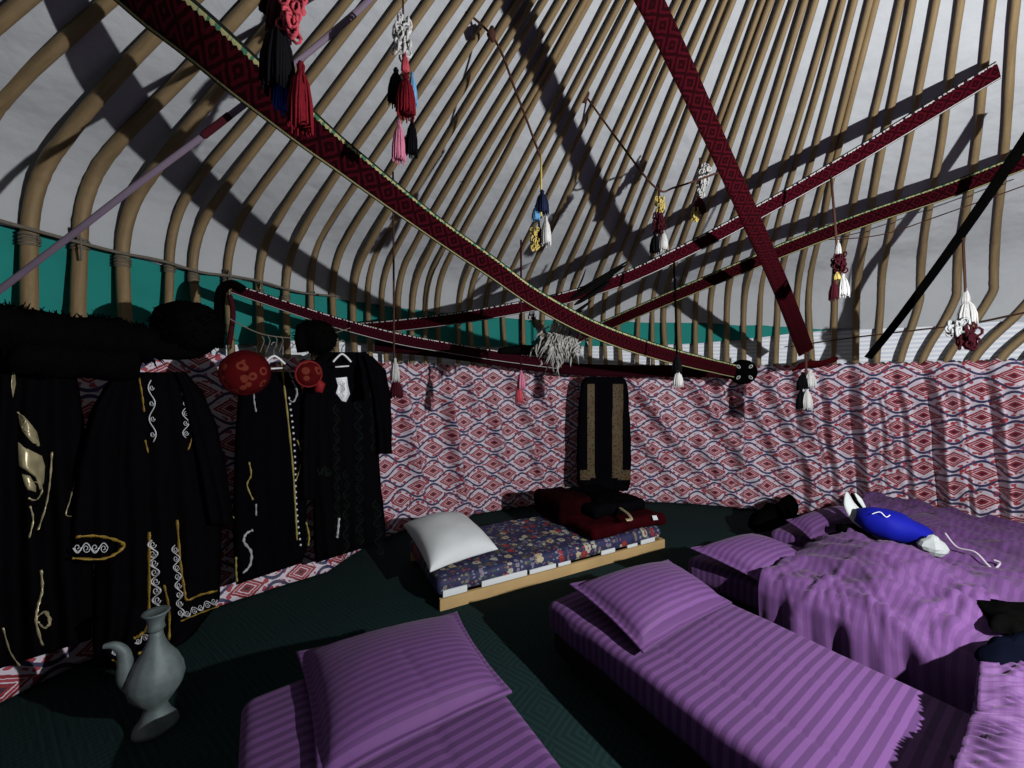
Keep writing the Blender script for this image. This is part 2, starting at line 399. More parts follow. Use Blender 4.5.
# roof poles
bases = [-28, 25, 73, 123, 165, 200, 229, 259, 285, 312, 335, 353, 369, 385, 398, 410, 424, 438, 457, 472, 488, 506, 524, 541, 557, 573, 589, 605, 620, 636,
         652, 666, 680, 695, 710, 726, 743, 758, 775, 793, 812, 833, 855, 876, 899, 920, 944, 970, 996, 1024, 1056, 1092, 1132, 1180, 1236, 1300, 1380]
azs = [az_of_px(p, RP) for p in bases]
extra = [azs[0]+.052*(k+1) for k in range(9)]
allaz = [(a, p) for a, p in zip(azs, bases)]+[(a, -100) for a in extra]
for idx, (az, p) in enumerate(allaz):
    rnd = random.Random(idx*13+5)
    lean = .36*max(0, min(1.15, (p-850)/130))/RP
    j = rnd.uniform(-.010, .010); j2 = rnd.uniform(-.02, .02)
    path = []; rad = []
    rr = rnd.uniform(.021, .027)
    if 0 < p < 140: rr = .029
    zj = rnd.uniform(-.05, .05)
    prof = [(3.73, 1.47), (3.745, 1.62), (3.765, 1.8), (3.785, 1.95)]
    for q in range(7):
        ph = math.radians(66.3)*q/6; prof.append((3.35+.45*math.cos(ph), ZB+zj+.45*math.sin(ph)))
    for r in (3.35, 3.0, 2.5, 1.9, 1.3, .85): prof.append((r, zf(r)-.032+zj*max(0, (r-2.9)/.65)))
    N = len(prof)-1; lng = []
    for k, (r, z) in enumerate(prof):
        ln = min(1, max(0, (z-1.5)/.75)); ln = ln*ln*(3-2*ln); s = (RP-r)/3
        path.append(cyl(az-lean*ln+j*ln+j2*max(0, s)*.6+.010*nz(r*1.1, idx*3.1)*max(0, min(1, s*2)), r, z))
    path = smoothpath(path, 5)
    for k in range(len(path)):
        f_ = k/len(path); rad.append(rr*(1.08-.5*max(0, f_-.55)/.45)*(1+.07*nz(k*.5, idx)))
    V, Fc, U = tube(path, rad, 8)
    kind = 0 if p < 270 else (1 if p < 600 else (2 if p < 860 else 3))
    lab = ['thick bent roof pole lashed with cord above the teal cloth at left',
           'peeled wooden roof pole rising in a tight curve behind the crossed bands in the middle',
           'slender wooden roof pole standing on the pale reed strip right of centre',
           'roof pole with a kink near its foot, by the right edge'][kind]
    grp = ['lashed roof poles at left', 'roof poles in the middle', 'roof poles right of centre', 'kinked roof poles at right'][kind]
    if 0 < idx < 250 and p > -50:
        o = mesh('roof_pole', V, Fc, POLE, None, U); tag(o, lab, 'pole', grp)
        if 0 < p < 330:
            lz = MB()
            for q in range(4 if p < 240 else 2):
                cc = path[19]+Vector((0, 0, -.02+q*.014))
                ring = [cc+Vector(((rr+.005)*math.cos(an), (rr+.005)*math.sin(an), .006*math.sin(an+q))) for an in [2*PI*k/12 for k in range(13)]]
                lz.add(*tube(ring, .006, 5, False))
            if p in (73, 229, 259):
                lz.add(*tube(smoothpath([cc, cc+Vector((.04, -.05, .05)), cc+Vector((.06, -.05, -.02)), cc+Vector((.05, -.04, -.12))]), .005, 5))
            lz.build('lashing', CORDG, o)
    else:
        tag(mesh('roof_pole', V, Fc, POLE, None, U), lab, 'pole', grp)

# cords along the pole bends
def cord(name, pts, rad, mat, label='', cat='cord', group=None, n=6, parent=None):
    V, Fc, U = tube(smoothpath(pts, 8), rad, n)
    o = mesh(name, V, Fc, mat, parent)
    if parent is None: tag(o, label, cat, group)
    return o
cord('rope', [cyl(az_of_px(p, RP-.04), RP-.05, 2.15+.015*math.sin(p)) for p in (-60, 0, 25, 60, 100, 123, 160, 200, 229, 260, 300, 340)], .009, CORDG, 'grey rope running across the lashed poles above the teal cloth', 'rope')
cord('rope', [cyl(az_of_px(p, RP-.04), RP-.05, z) for p, z in ((790, 1.80), (850, 1.86), (920, 1.90), (980, 1.93), (1060, 2.02))], .006, CORDB, 'dark thin rope strung across poles above the reed strip at right', 'rope')
cord('rope', [at(820, 240, 3.2), at(880, 235, 3.0), at(950, 212, 2.75), at(1040, 180, 2.45)], .004, CORDB, 'thin dark rope slanting up to the right edge under the green edged band', 'rope')

# ---------------------------------------------------------------- printed wall cloth
RIDGES = [ # x0,y0,x1,y1,width,amp : fold crests
 (448, 400, 466, 520, 6, .16), (492, 400, 512, 500, 6, .10), (512, 380, 560, 480, 5, .12), (530, 440, 550, 500, 4, .09), (470, 380, 480, 430, 4, .08), (405, 400, 425, 520, 7, .12), (540, 385, 572, 470, 5, .10),
 (632, 380, 672, 440, 5, .09), (645, 400, 722, 500, 5, .12), (636, 430, 690, 500, 5, .10), (690, 380, 772, 500, 6, .15), (715, 378, 740, 440, 5, .10), (741, 380, 741, 510, 5, .14),
 (752, 400, 800, 505, 5, .13), (765, 372, 822, 500, 6, .15), (795, 372, 838, 520, 6, .14), (700, 440, 742, 505, 5, .09), (880, 400, 905, 520, 6, .10), (955, 420, 985, 540, 6, .10)]
STEPS = [(803, 7, .12), (831, 8, .16), (862, 12, .30), (884, 6, .10), (908, 8, .16), (942, 12, .28), (968, 7, .12), (1004, 13, .28), (1040, 10, .2)]
RBOT = [(28, 3.72), (60, 3.74), (90, 3.76), (128, 3.66), (136, 3.50), (142, 3.32), (152, 3.46), (163, 3.58), (180, 3.6), (215, 3.7)]
def wallcloth(name, d0, d1, n, label, ph=0):
    def fn(a, b):
        d = lerp(d0, d1, a); az = math.radians(d); zt = 1.60+.012*math.sin(d*5.1+ph)+.018*nz(d*.7, 4)
        z = lerp(0.012, zt, b); P = cyl(az, RW, z)
        px = pxof(P) if P.y > .3 else (-200 if d > 150 else 1500); py = 384-F*(z-CAMZ)/max(P.y, .3)
        rb = interp(d, RBOT); r = lerp(rb, RW, min(1, b*1.1)**.8)
        dsp = .018*nz(d*.28, z*.9, 2)+.006*nz(d*1.1, z*1.5, 5)
        for x0, y0, x1, y1, w_, am in RIDGES:
            dx, dy = x1-x0, y1-y0; L2 = dx*dx+dy*dy; tt = max(0, min(1, ((px-x0)*dx+(py-y0)*dy)/L2))
            ox = px-x0-tt*dx; oy = (py-y0-tt*dy); e = ox*ox+oy*oy
            sg = w_*(.6 if ox > 0 else 1.1)
            if e < 900: dsp += am*math.exp(-e/(sg*sg))*(.4+.6*math.sin(PI*min(1, tt+.25)))
        for x0, w_, am in STEPS:
            x0 = x0+(py-430)*.10+5*nz(py*.02, x0)
            q = px-x0
            fade = min(1, max(0, (py-362)/40))*.75+.25
            if -w_ < q <= 0: dsp += am*fade*(.5-.5*math.cos(PI*(q+w_)/w_))
            elif 0 < q < 24: dsp += am*fade*(.5+.5*math.cos(PI*q/24))
        dsp *= (1-(b-.9)*6 if b > .9 else 1)
        dsp *= interp(d, [(18, .3), (34, .6), (44, 1), (212, 1)])
        return cyl(az, r-dsp-.0*ph, z), (math.radians(200-d)*RW, z)
    V, Fc, U = grid(n, 60, fn)
    o = mesh(name, V, Fc, PRINT, None, U); m = o.modifiers.new('thick', 'SOLIDIFY'); m.thickness = .004
    tag(o, label, 'wall hanging'); return o
wallcloth('wall_hanging', 212, 132.5, 260, 'red and blue lattice print cloth behind the hanging robes, running out over the floor')
wallcloth('wall_hanging', 133, 74.5, 420, 'red and blue lattice print cloth behind the floral mattress and the long vest')
wallcloth('wall_hanging', 75, 18, 420, 'deeply folded red and blue lattice print cloth behind the purple beds', .7)

# ---------------------------------------------------------------- woven bands
def band(name, pts, width, mat, label, face=(.9, .2, 1.4), lowedge=None):
    P = smoothpath([at(x, y, D) for x, y, D in pts], 10); V = []; U = []; L = 0; Fc = []
    T = .008
    for i, p in enumerate(P):
        t_ = (P[min(i+1, len(P)-1)]-P[max(i-1, 0)]).normalized(); fc_ = face(i/(len(P)-1)) if callable(face) else Vector(face); nrm = (fc_-p).normalized()
        wd = nrm.cross(t_).normalized()
        if wd.z < 0 and abs(t_.z) < .9: wd = -wd
        nn_ = t_.cross(wd).normalized()
        if nn_.dot(nrm) < 0: nn_ = -nn_
        if i: L += (p-P[i-1]).length
        ww = (width(pxof(p)) if callable(width) else width)*(1+.03*nz(L*5, 1)); tw = .01*nz(L*3, 7)
        for k in range(7):
            v = k/6; V.append(p+wd*(ww*(v-.5))+nn_*(T/2+tw*(v-.5)+.004*math.sin(v*PI))); U.append((L, v))
        for k in range(7):
            v = 1-k/6; V.append(p+wd*(ww*(v-.5))+nn_*(-T/2+tw*(v-.5))); U.append((L, v))
    n = 14
    for i in range(len(P)-1):
        for k in range(n):
            m = (k+1) % n; Fc.append((i*n+k, i*n+m, (i+1)*n+m, (i+1)*n+k))
    Fc.append(tuple(range(n))); Fc.append(tuple((len(P)-1)*n+k for k in range(n))[::-1])
    o = mesh(name, V, Fc, mat, None, U); tag(o, label, 'woven band'); return o
band('woven_band', [(85, -60, 1.22), (150, -3, 1.28), (200, 38, 1.32), (250, 81, 1.38), (300, 123, 1.46), (341, 156, 1.54), (430, 224, 1.76), (490, 266, 1.95), (540, 301, 2.15), (600, 332, 2.45), (665, 354, 2.85), (735, 371, 3.4)], lambda x: interp(x, [(150, .20), (200, .178), (300, .142), (341, .125), (430, .104), (540, .102), (640, .115), (735, .12)]), BAND,
     'widest dark red woven band with a green and cream zigzag edge, sagging from upper left', lambda t_: lerp(Vector((-1.25, .35, 1.35)), Vector((.9, .2, 1.4)), min(1, t_*1.7)))
band('woven_band', [(618, -60, 1.3), (652, 5, 1.48), (690, 85, 1.68), (722, 155, 1.9), (752, 222, 2.18), (782, 290, 2.65), (806, 352, 3.4)], lambda x: interp(x, [(652, .088), (720, .084), (780, .10), (806, .125)]), BAND2,
     'steep dark red woven band coming straight down from the top, right of centre')
band('woven_band', [(352, 329, 3.25), (400, 325, 3.2), (450, 319, 3.15), (500, 311, 3.1), (560, 299, 3.1), (620, 280, 2.95), (680, 253, 2.8), (740, 222, 2.68), (829, 172, 2.5), (915, 120, 2.32), (998, 70, 2.16)], .100, BAND3,
     'dark red woven band with black and white edging ending at the upper right poles')
band('woven_band', [(560, 345, 3.9), (600, 328, 3.8), (650, 306, 3.5), (740, 268, 3.1), (800, 243, 2.95), (870, 217, 2.8), (950, 190, 2.6), (1040, 155, 2.4)], .108, BAND,
     'dark red woven band with pale green edging reaching the right edge of the photo')
band('woven_band', [(232, 288, 2.35), (262, 298, 2.45), (300, 311, 2.6), (345, 325, 2.85), (400, 339, 3.2), (450, 348, 3.5), (500, 356, 3.75), (560, 364, 3.9)], lambda x: interp(x, [(232, .06), (300, .075), (400, .10), (560, .11)]), BAND6,
     'dark red woven band with white stitched edges, slung low from the black knot at left')
band('woven_band', [(375, 344, 3.42), (440, 351, 3.65), (500, 360, 3.85), (560, 368, 4.0), (620, 371, 4.05), (690, 371, 3.98), (742, 373, 3.85)], .125, BAND5,
     'plain dark red woven band along the cloth top, ending at the round black cap')
# white stitches along the low band at its left part
# dark knot hanging where the low band starts
k = empty('band_knot', at(228, 290, 2.33), 'black and maroon cloth knot hanging at the left end of the low band', 'knot')
V, Fc, U = tube(smoothpath([at(244, 290, 2.36), at(232, 284, 2.33), at(221, 292, 2.32), at(219, 320, 2.3), at(218, 348, 2.3)]), [.03]*3+[.035]*30+[.03]*0 if False else .034, 10, True, .7); mesh('cloth_tail', V, Fc, BLACK, k)
V, Fc, U = tube(smoothpath([at(230, 296, 2.29), at(233, 315, 2.27), at(229, 345, 2.27)]), .014, 8); mesh('maroon_cord', V, Fc, Y['dred'], k)
# lilac ribbon and black strap
def ribbon(name, pts, width, mat, label, cat, face=(.9, .2, 1.4)):
    o = band(name, pts, width, mat, label, face); o['category'] = cat; return o
ribbon('ribbon', [(-20, 305, 1.50), (60, 244, 1.5), (130, 190, 1.5), (200, 138, 1.52), (260, 92, 1.54), (345, 22, 1.58), (385, -15, 1.6)], .021, STRAP, 'narrow pale lilac ribbon stretched from the left edge up behind the widest band', 'ribbon')
ribbon('ribbon', [(203, 136, 1.512), (216, 126, 1.518), (230, 115, 1.522)], .024, Y['dred'], 'short maroon cloth patch wrapped on the pale lilac ribbon', 'patch')
ribbon('strap', [(868, 358, 3.2), (900, 318, 2.95), (950, 250, 2.6), (1000, 178, 2.25), (1040, 118, 2.0)], .052, BLACK, 'black strap slanting up to the right edge in front of the poles', 'strap')

# ---------------------------------------------------------------- cords and tassels
def tuft(cx, y0, y1, wpx, D, mat, parent, curly=False, name='tuft', seed=0, dD=0):
    """a hanging tuft of wool: bound neck, swelling skirt of separate strands"""
    D = D+dD; top = at(cx, y0, D); bot = at(cx, y1, D); h = (top-bot).length; r = wpx/F*D/2
    rn = random.Random(seed*7+int(cx)); mb = MB()
    if curly:
        for q in range(46):
            a = rn.uniform(0, 2*PI); zz = rn.uniform(.06, .95); rr = r*.8*math.sqrt(rn.random())
            c_ = top+(bot-top)*zz+Vector((rr*math.cos(a), rr*math.sin(a), 0)); s = r*rn.uniform(.25, .42)
            ax = rn.uniform(0, PI)
            ring = [c_+Vector((s*math.cos(t_)*math.cos(ax), s*math.cos(t_)*math.sin(ax), s*math.sin(t_)*1.2)) for t_ in [2*PI*k/7 for k in range(8)]]
            mb.add(*tube(ring, r*.13, 4, False))
    else:
        prof = [(.0, .22), (.06, .34), (.12, .22), (.2, .42), (.4, .78), (.65, .95), (.9, 1.0)]
        ns = 26
        V, Fc, U = lathe([(r*.8*b, -h*a) for a, b in prof], 18, top, lambda a, f: 1+.12*math.sin(a*9+seed))
        mb.add(V, Fc, U)
        for q in range(ns):
            a = 2*PI*q/ns+rn.uniform(-.1, .1); k = rn.uniform(.75, 1.08); fr = rn.uniform(.5, 1)
            pts = []
            for (t_, b) in ((.05, .3), (.14, .24), (.3, .6), (.6, .88), (1, 1)):
                pts.append(top+Vector((r*b*k*math.cos(a)*.9, r*b*k*math.sin(a)*.9, -h*t_*(1 if t_ < 1 else rn.uniform(.92, 1.04)))))
            mb.add(*tube(pts, [r*.06, r*.05, r*.11, r*.13, r*.07], 4))
    o = mb.build(name, mat, parent); return o
def tassel(label, cx, D, string, segs, smat=CORDB):
    y0 = string[0]; root = empty('hanging_tassel', at(cx if not isinstance(string[1], tuple) else string[1][0], y0, D), label, 'tassel')
    top = at(string[2] if len(string) > 2 else cx, y0, D)
    V, Fc, U = tube([top, lerp(top, at(cx, string[1], D), .5)+Vector((.001, 0, 0)), at(cx, string[1], D)], .0065*D/2.4, 6); mesh('string', V, Fc, smat, root)
    for i, s in enumerate(segs):
        x, a, b, w_, m = s[:5]; tuft(x, a, b, w_, D, Y[m], root, len(s) > 5 and s[5] == 'c', 'tuft', i+int(cx), (s[6] if len(s) > 6 else 0))
    return root
tassel('largest tassel, coral, black, blue and dark red, hanging over the widest band', 285, .98, (-30, 100), [
    (292, -18, 36, 26, 'coral', 'c', -.03), (268, -22, 14, 16, 'black', 'c'), (280, -16, 36, 26, 'dred'), (279, 18, 92, 34, 'black', 0, -.02), (287, 62, 112, 24, 'blue'), (301, 62, 132, 25, 'red', 0, -.02)], Y['dred'])
tassel('long tassel with white, black, red and pink tufts hanging near the top left of centre', 403, 1.45, (-20, 165 if False else 120), [
    (402, 20, 56, 20, 'white', 'c'), (405, 52, 74, 9, 'coral'), (396, 68, 104, 17, 'black'), (412, 72, 106, 11, 'lblue'), (406, 74, 117, 20, 'red', 0, -.03), (399, 120, 162, 14, 'pink', 0, -.01), (412, 118, 156, 13, 'black')])
tassel('white tassel over a maroon tuft hanging beside the black sleeve', 394, 2.5, (172, 362, 393), [(395, 358, 382, 10, 'white'), (396, 378, 398, 14, 'dred')])
tassel('pink and coral tassel on a red cord hanging before the lattice print cloth', 521, 2.7, (240, 372), [(521, 370, 390, 9, 'pink'), (519, 382, 403, 8, 'coral')], Y['dred'])
tn = tassel('navy, light blue, yellow and white tassel below the long twisted cord', 541, 2.08, (154, 218), [
    (542, 190, 214, 14, 'navy', 0, -.01), (536, 205, 221, 10, 'lblue'), (546, 216, 245, 11, 'white', 0, -.02), (539, 222, 246, 7, 'dred'), (535, 228, 251, 10, 'yellow', 'c')], Y['yellow'])
ty = tassel('yellow, maroon, black and cream tassel at the bend of the brown cord', 659, 2.4, (184, 236), [(660, 197, 212, 10, 'yellow', 'c'), (659, 210, 235, 12, 'dred', 'c'), (655, 232, 254, 11, 'black'), (663, 230, 250, 10, 'white', 0, -.01)])
cord('twisted_cord', [at(444, -4, 2.0), at(492, 36, 2.02), at(516, 92, 2.05), at(540, 156, 2.08)], .006, CORDB, parent=tn)
cord('twisted_cord', [at(585, 95, 2.6), at(620, 143, 2.5), at(656, 188, 2.4), at(676, 187, 2.4), at(720, 172, 2.35)], .006, CORDB, parent=ty)
cord('thin_cord', [at(585, 95, 2.6), at(560, 112, 2.75), at(520, 140, 2.9), at(460, 182, 3.0)], .0035, CORDB, parent=ty)
mesh('cord_knot', *[x for x in tube([at(492, 28, 2.0), at(491, 34, 1.98), at(494, 42, 2.0)], [.012, .024, .01], 8)][:2], CORDB, tn)
mesh('cord_knot', *[x for x in tube([at(583, 88, 2.6), at(586, 94, 2.58), at(585, 103, 2.6)], [.012, .028, .01], 8)][:2], CORDB, ty)
tassel('white and maroon curly tassel beside the steep red band', 700, 2.45, (158, 200), [(704, 165, 184, 13, 'white', 'c'), (701, 184, 198, 8, 'white', 'c'), (699, 196, 214, 14, 'dred'), (696, 206, 221, 9, 'yellow', 'c')])
tassel('black and white tassel on a long dark string over the low band', 677, 2.45, (262, 358, 674), [(677, 354, 374, 11, 'black'), (678, 370, 387, 10, 'white', 0, -.02)], BLACK)
tassel('maroon and white tassel on a brown strap hanging below two red bands', 838, 2.2, (176, 262, 831), [(838, 240, 255, 6, 'white'), (839, 253, 273, 12, 'dred', 'c'), (837, 272, 280, 7, 'yellow'), (843, 274, 297, 12, 'white', 0, -.01), (834, 280, 300, 9, 'dred')])
tassel('tassel of two stacked black and white tufts hanging below the steep band', 806, 3.0, (352, 385), [(803, 372, 390, 12, 'black'), (810, 370, 388, 11, 'white', 0, -.02), (801, 388, 410, 10, 'black'), (807, 388, 410, 11, 'white', 0, -.02)])
tassel('grey and white tassel with a maroon pompom near the right edge', 966, 2.3, (238, 308, 963), [(966, 288, 304, 6, 'white'), (967, 298, 325, 16, 'white'), (957, 322, 334, 16, 'grey', 'c'), (967, 325, 348, 17, 'dred', 'c', -.02)])

# ---------------------------------------------------------------- fur and feather bundle
fb = empty('feather_bundle', at(556, 335, 2.6), 'bundle of white fur and dark feathers hung where the red bands cross', 'feather bundle')
def leaf(p0, p1, wd, bow=.02, n=9):
    p0 = Vector(p0); p1 = Vector(p1); ax = (p1-p0); side = ax.cross(Vector((0, 1, 0))).normalized(); V = []; Fc = []
    for i in range(n):
        t_ = i/(n-1); c_ = p0+ax*t_+Vector((0, -bow*math.sin(PI*t_), -bow*.5*math.sin(PI*t_))); w_ = wd*(math.sin(PI*min(1, t_*.85+.12))**.7)*(.5 if i == 0 else 1)*(0.1 if i == n-1 else 1)
        V += [c_-side*w_, c_+Vector((0, -.004, 0)), c_+side*w_, c_+Vector((0, .003, 0))]
    for i in range(n-1):
        for k in range(4):
            m = (k+1) % 4; Fc.append((i*4+k, i*4+m, i*4+4+m, i*4+4+k))
    return V, Fc
mb = MB()
for (a, b, c_, d, e) in [(575, 292, 631, 259, 4), (573, 296, 629, 263, 5), (570, 298, 622, 268, 5), (568, 300, 614, 276, 4), (582, 300, 611, 280, 6), (574, 305, 602, 285, 5), (577, 290, 586, 268, 2), (565, 318, 592, 300, 4), (560, 322, 585, 309, 3)]:
    mb.add(*leaf(at(a, b, 2.67), at(c_, d, 2.7), e/F*2.4*.5))
mb.build('dark_feathers', simple('dark_feather', (.003, .003, .003), .95, .0, .5, 60), fb)
rn = random.Random(3); mb = MB()
for q in range(330):
    x = rn.gauss(561, 8); y = rn.gauss(338, 8); L_ = rn.uniform(5, 17) if abs(x-556) > 6 else rn.uniform(8, 26)
    p0 = at(x, y, 2.55+rn.uniform(-.04, .04)); p1 = at(x+rn.uniform(-10, 6), y+L_, 2.55+rn.uniform(-.05, .05))
    mb.add(*tube([p0, lerp(p0, p1, .5)+Vector((rn.uniform(-.02, .02), 0, 0)), p1], [.007, .0065, .001], 4))
mb.build('white_fur_tufts', simple('white_fur', (.22, .22, .21), .9, .1, .6, 22), fb)
mb = MB()
V, Fc, U = tube(smoothpath([at(533, 318, 2.65), at(541, 330, 2.61), at(545, 345, 2.61), at(549, 356, 2.61)]), [.025]*3+[.045]*12+[.03]*4, 10, True, .6); mb.add(V, Fc, U)
mb.build('brown_pelt', simple('brown_pelt_fur', (.12, .095, .07), .95, .1, .5, 60, bump=.8), fb)
mb = MB()
for q in range(90):
    t_ = rn.random(); p0 = at(lerp(529, 552, t_)+rn.uniform(-3, 3), lerp(314, 350, t_)+rn.uniform(-2, 4), 2.62)
    p1 = p0+Vector((rn.uniform(-.03, .05), rn.uniform(-.05, .01), rn.uniform(-.02, .04)))
    mb.add(*tube([p0, p1], [.007, .001], 4))
mb.add(*tube([at(500, 351, 2.5), at(520, 350, 2.67), at(545, 350, 2.63), at(556, 352, 2.61)], [.02, .034, .036, .02], 8))
mb.build('black_fur_fringe', FURB, fb)

# ---------------------------------------------------------------- garments on the left
DL = [(-60, 1.42), (0, 1.56), (100, 1.84), (220, 2.24), (300, 2.58), (390, 3.0), (440, 3.3)]
def G(px, py, off=0, dtab=DL): return at(px, py, interp(px, dtab)-off)
def garment(name, rows, mat, parent, th=.05, nf=5, fa=.018, cols=34, dtab=DL, seed=0, dens=34, sl=0):
    ys = [r[0] for r in rows]; xl = [(r[0], r[1]) for r in rows]; xr = [(r[0], r[2]) for r in rows]
    def off(px, py):
        a = interp(py, xl); b = interp(py, xr); s = max(-1, min(1, 2*(px-a)/(b-a)-1)); q = (py-ys[0])/(ys[-1]-ys[0])
        return th*math.sqrt(max(0, 1-s**4))+fa*(.25+.75*q)*math.sin(nf*PI*s+2*nz(q*1.5, seed)+seed)*(1-s**6)+.008*nz(px*.08, py*.03, seed)
    V = []; Fc = []; n = dens
    for i in range(n+1):
        y = lerp(ys[0], ys[-1], i/n); a = interp(y, xl)+1.0*nz(y*.06, seed+3); b = interp(y, xr)+1.0*nz(y*.06, seed+8)
        for j in range(cols+1):
            x = lerp(a, b, j/cols); y2 = y-sl*(2*j/cols-1)*(i/n)**2; V.append(G(x, y2, off(x, y2), dtab))
        for j in range(1, cols):
            x = lerp(b, a, j/cols); y2 = y+sl*(2*j/cols-1)*(i/n)**2; V.append(G(x, y2, -.012, dtab))
    m = 2*cols
    for i in range(n):
        for k in range(m):
            q = (k+1) % m; Fc.append((i*m+k, i*m+q, (i+1)*m+q, (i+1)*m+k))
    Fc.append(tuple(range(m))[::-1]); Fc.append(tuple(n*m+k for k in range(m)))
    mesh(name, V, Fc, mat, parent)
    return lambda x, y, e=.006: G(x, y, off(x, y)+e, dtab)
def braid(name, S, pts, wd, mat, parent, jag=0, n=6, closed=False):
    P = smoothpath([Vector((x, y, 0)) for x, y in pts], n)
    W = []
    for i, p in enumerate(P):
        W.append(S(p.x+(jag*math.sin(i*2.1) if jag else 0), p.y, .006))
    rad = [wd*(1+.35*math.sin(i*1.9)) for i in range(len(W))]
    return tube(W, rad, 6, True, .5, (0, 1, 0))
def scroll(S, x0, y0, x1, y1, amp, turns, wd):
    """a running scroll of small curls between two points, as one tube with curls"""
    mb = MB(); L = math.hypot(x1-x0, y1-y0); dx, dy = (x1-x0)/L, (y1-y0)/L; N = max(2, int(turns)); base = []
    for i in range(N*8+1):
        t_ = i/(N*8); w_ = amp*math.sin(t_*N*PI); base.append(S(x0+dx*L*t_-dy*w_, y0+dy*L*t_+dx*w_, .008))
    mb.add(*tube(base, wd, 5, True, .6, (0, 1, 0)))
    for k in range(N):
        t_ = (k+.5)/N; sg = -1 if k % 2 else 1; cx_, cy_ = x0+dx*L*t_+dy*amp*.1*sg, y0+dy*L*t_-dx*amp*.1*sg; pts = []
        for i in range(14):
            an = i/13*2*PI*1.3; r = amp*.75*(1-i/17); pts.append(S(cx_+r*math.cos(an), cy_+r*math.sin(an)*1.2, .008))
        mb.add(*tube(pts, wd*.75, 5, True, .6, (0, 1, 0)))
    return mb

# robe far left
r0 = empty('robe', G(40, 335), 'black robe with pale gold appliqué, furthest left, cut by the photo edge', 'robe')
S0 = garment('robe_body', [(345, -20, 72), (420, -30, 84), (520, -40, 92), (600, -50, 94), (662, -55, 96)], VELVET, r0, .07, 4, .03, sl=24)
PALE = simple('pale_gold_foil', (.40, .36, .22), .35, .6, .5, 25, .4, .3)
mb = MB()
def patch(S, outline, e=.007):
    c_ = (sum(p[0] for p in outline)/len(outline), sum(p[1] for p in outline)/len(outline)); V = []; Fc = []
    R = 5; n = len(outline)
    for i in range(R+1):
        for p in outline:
            t_ = i/R; V.append(S(lerp(c_[0], p[0], t_), lerp(c_[1], p[1], t_), e-(.004 if i == R else 0)))
    for i in range(R):
        for k in range(n): Fc.append((i*n+k, i*n+(k+1) % n, (i+1)*n+(k+1) % n, (i+1)*n+k))
    return V, Fc
mb.add(*patch(S0, [(18, 413), (24, 416), (31, 424), (37, 432), (40, 445), (33, 443), (26, 436), (20, 428)]))
mb.add(*patch(S0, [(18, 442), (30, 450), (42, 456), (45, 466), (44, 482), (40, 490), (36, 478), (26, 470), (19, 466)]))
mb.add(*patch(S0, [(22, 474), (30, 476), (36, 486), (36, 492), (28, 490), (24, 484)]))
mb.add(*patch(S0, [(12, 372), (15, 372), (16, 384), (13, 398), (11, 386)]))
mb.parts('foil_applique', PALE, r0)
mb = MB()
for pts, w_ in (([(17, 412), (25, 420), (22, 428), (33, 436), (38, 446)], .004), ([(52, 452), (50, 480), (46, 505), (38, 530)], .004), ([(28, 498), (36, 500), (42, 490), (36, 482), (28, 484)], .004), ([(41, 570), (42, 590), (38, 606), (36, 622), (42, 645)], .006), ([(36, 618), (45, 612), (50, 622), (44, 628), (38, 622)], .006), ([(3, 628), (10, 652), (20, 666)], .004), ([(30, 506), (33, 520), (29, 538)], .004), ([(75, 480), (70, 500), (66, 515), (78, 513), (80, 492)], .003)):
    mb.add(*braid('b', S0, pts, w_, PALE, r0))
mb.parts('piping', PALE, r0)

# big robe
r1 = empty('robe', G(150, 345), 'wide black robe with white scrollwork and gold braid above the metal ewer', 'robe')
S1 = garment('robe_body', [(372, 130, 182), (385, 108, 196), (420, 98, 210), (470, 94, 222), (520, 96, 222), (600, 93, 220), (640, 93, 190), (668, 94, 152)], VELVET, r1, .075, 5, .02)
garment('sleeve', [(372, 114, 132), (390, 102, 128), (412, 90, 124), (470, 74, 122), (530, 66, 124), (562, 68, 122)], VELVET, r1, .10, 2, .012, 16)
garment('sleeve', [(372, 174, 186), (392, 180, 203), (425, 187, 217), (465, 196, 226), (515, 204, 233), (525, 206, 234)], VELVET, r1, .10, 2, .012, 16)
S1b = lambda x, y, e=.006: G(x, y, .115+e)
mb = MB()
mb.add(*braid('b', S1, [(139, 378), (142, 395), (144, 412)], .005, GOLD, r1)); mb.add(*braid('b', S1, [(145, 440), (148, 453)], .005, GOLD, r1)); mb.add(*braid('b', S1, [(193, 400), (194, 428), (188, 450)], .005, GOLD, r1))
mb.add(*braid('b', S1, [(149, 532), (149, 570), (148, 622), (141, 634), (134, 638)], .008, GOLD, r1)); mb.add(*braid('b', S1, [(164, 585), (169, 610), (169, 640)], .006, GOLD, r1))
mb.add(*braid('b', S1, [(177, 520), (180, 560), (184, 588), (187, 600), (200, 595), (217, 591)], .007, GOLD, r1)); mb.add(*braid('b', S1, [(181, 621), (200, 613), (219, 606)], .006, GOLD, r1))
mb.add(*braid('b', S1, [(138, 654), (150, 648)], .006, GOLD, r1)); mb.add(*braid('b', S1, [(112, 660), (118, 664)], .006, GOLD, r1))
mb.add(*braid('b', S1b, [(76, 537), (95, 536), (112, 539), (124, 545), (115, 554), (100, 559), (72, 558)], .007, GOLD, r1, .6, 5))
mb.parts('gold_braid', GOLD, r1)
mb = MB()
for a in ((151, 380, 153, 442, 3.2, 4, .0035), (185, 388, 186, 438, 3.2, 5, .0035), (152, 540, 158, 614, 4.5, 8, .004), (175, 545, 181, 617, 3.6, 8, .0035), (184, 615, 217, 600, 3.5, 5, .0035), (135, 643, 154, 632, 3, 3, .004), (112, 653, 120, 650, 3, 2, .004)):
    q = scroll(S1, *a); mb.add(q.V, q.F, q.U)
q = scroll(S1b, 73, 548, 108, 548, 5, 4, .0035); mb.add(q.V, q.F, q.U)
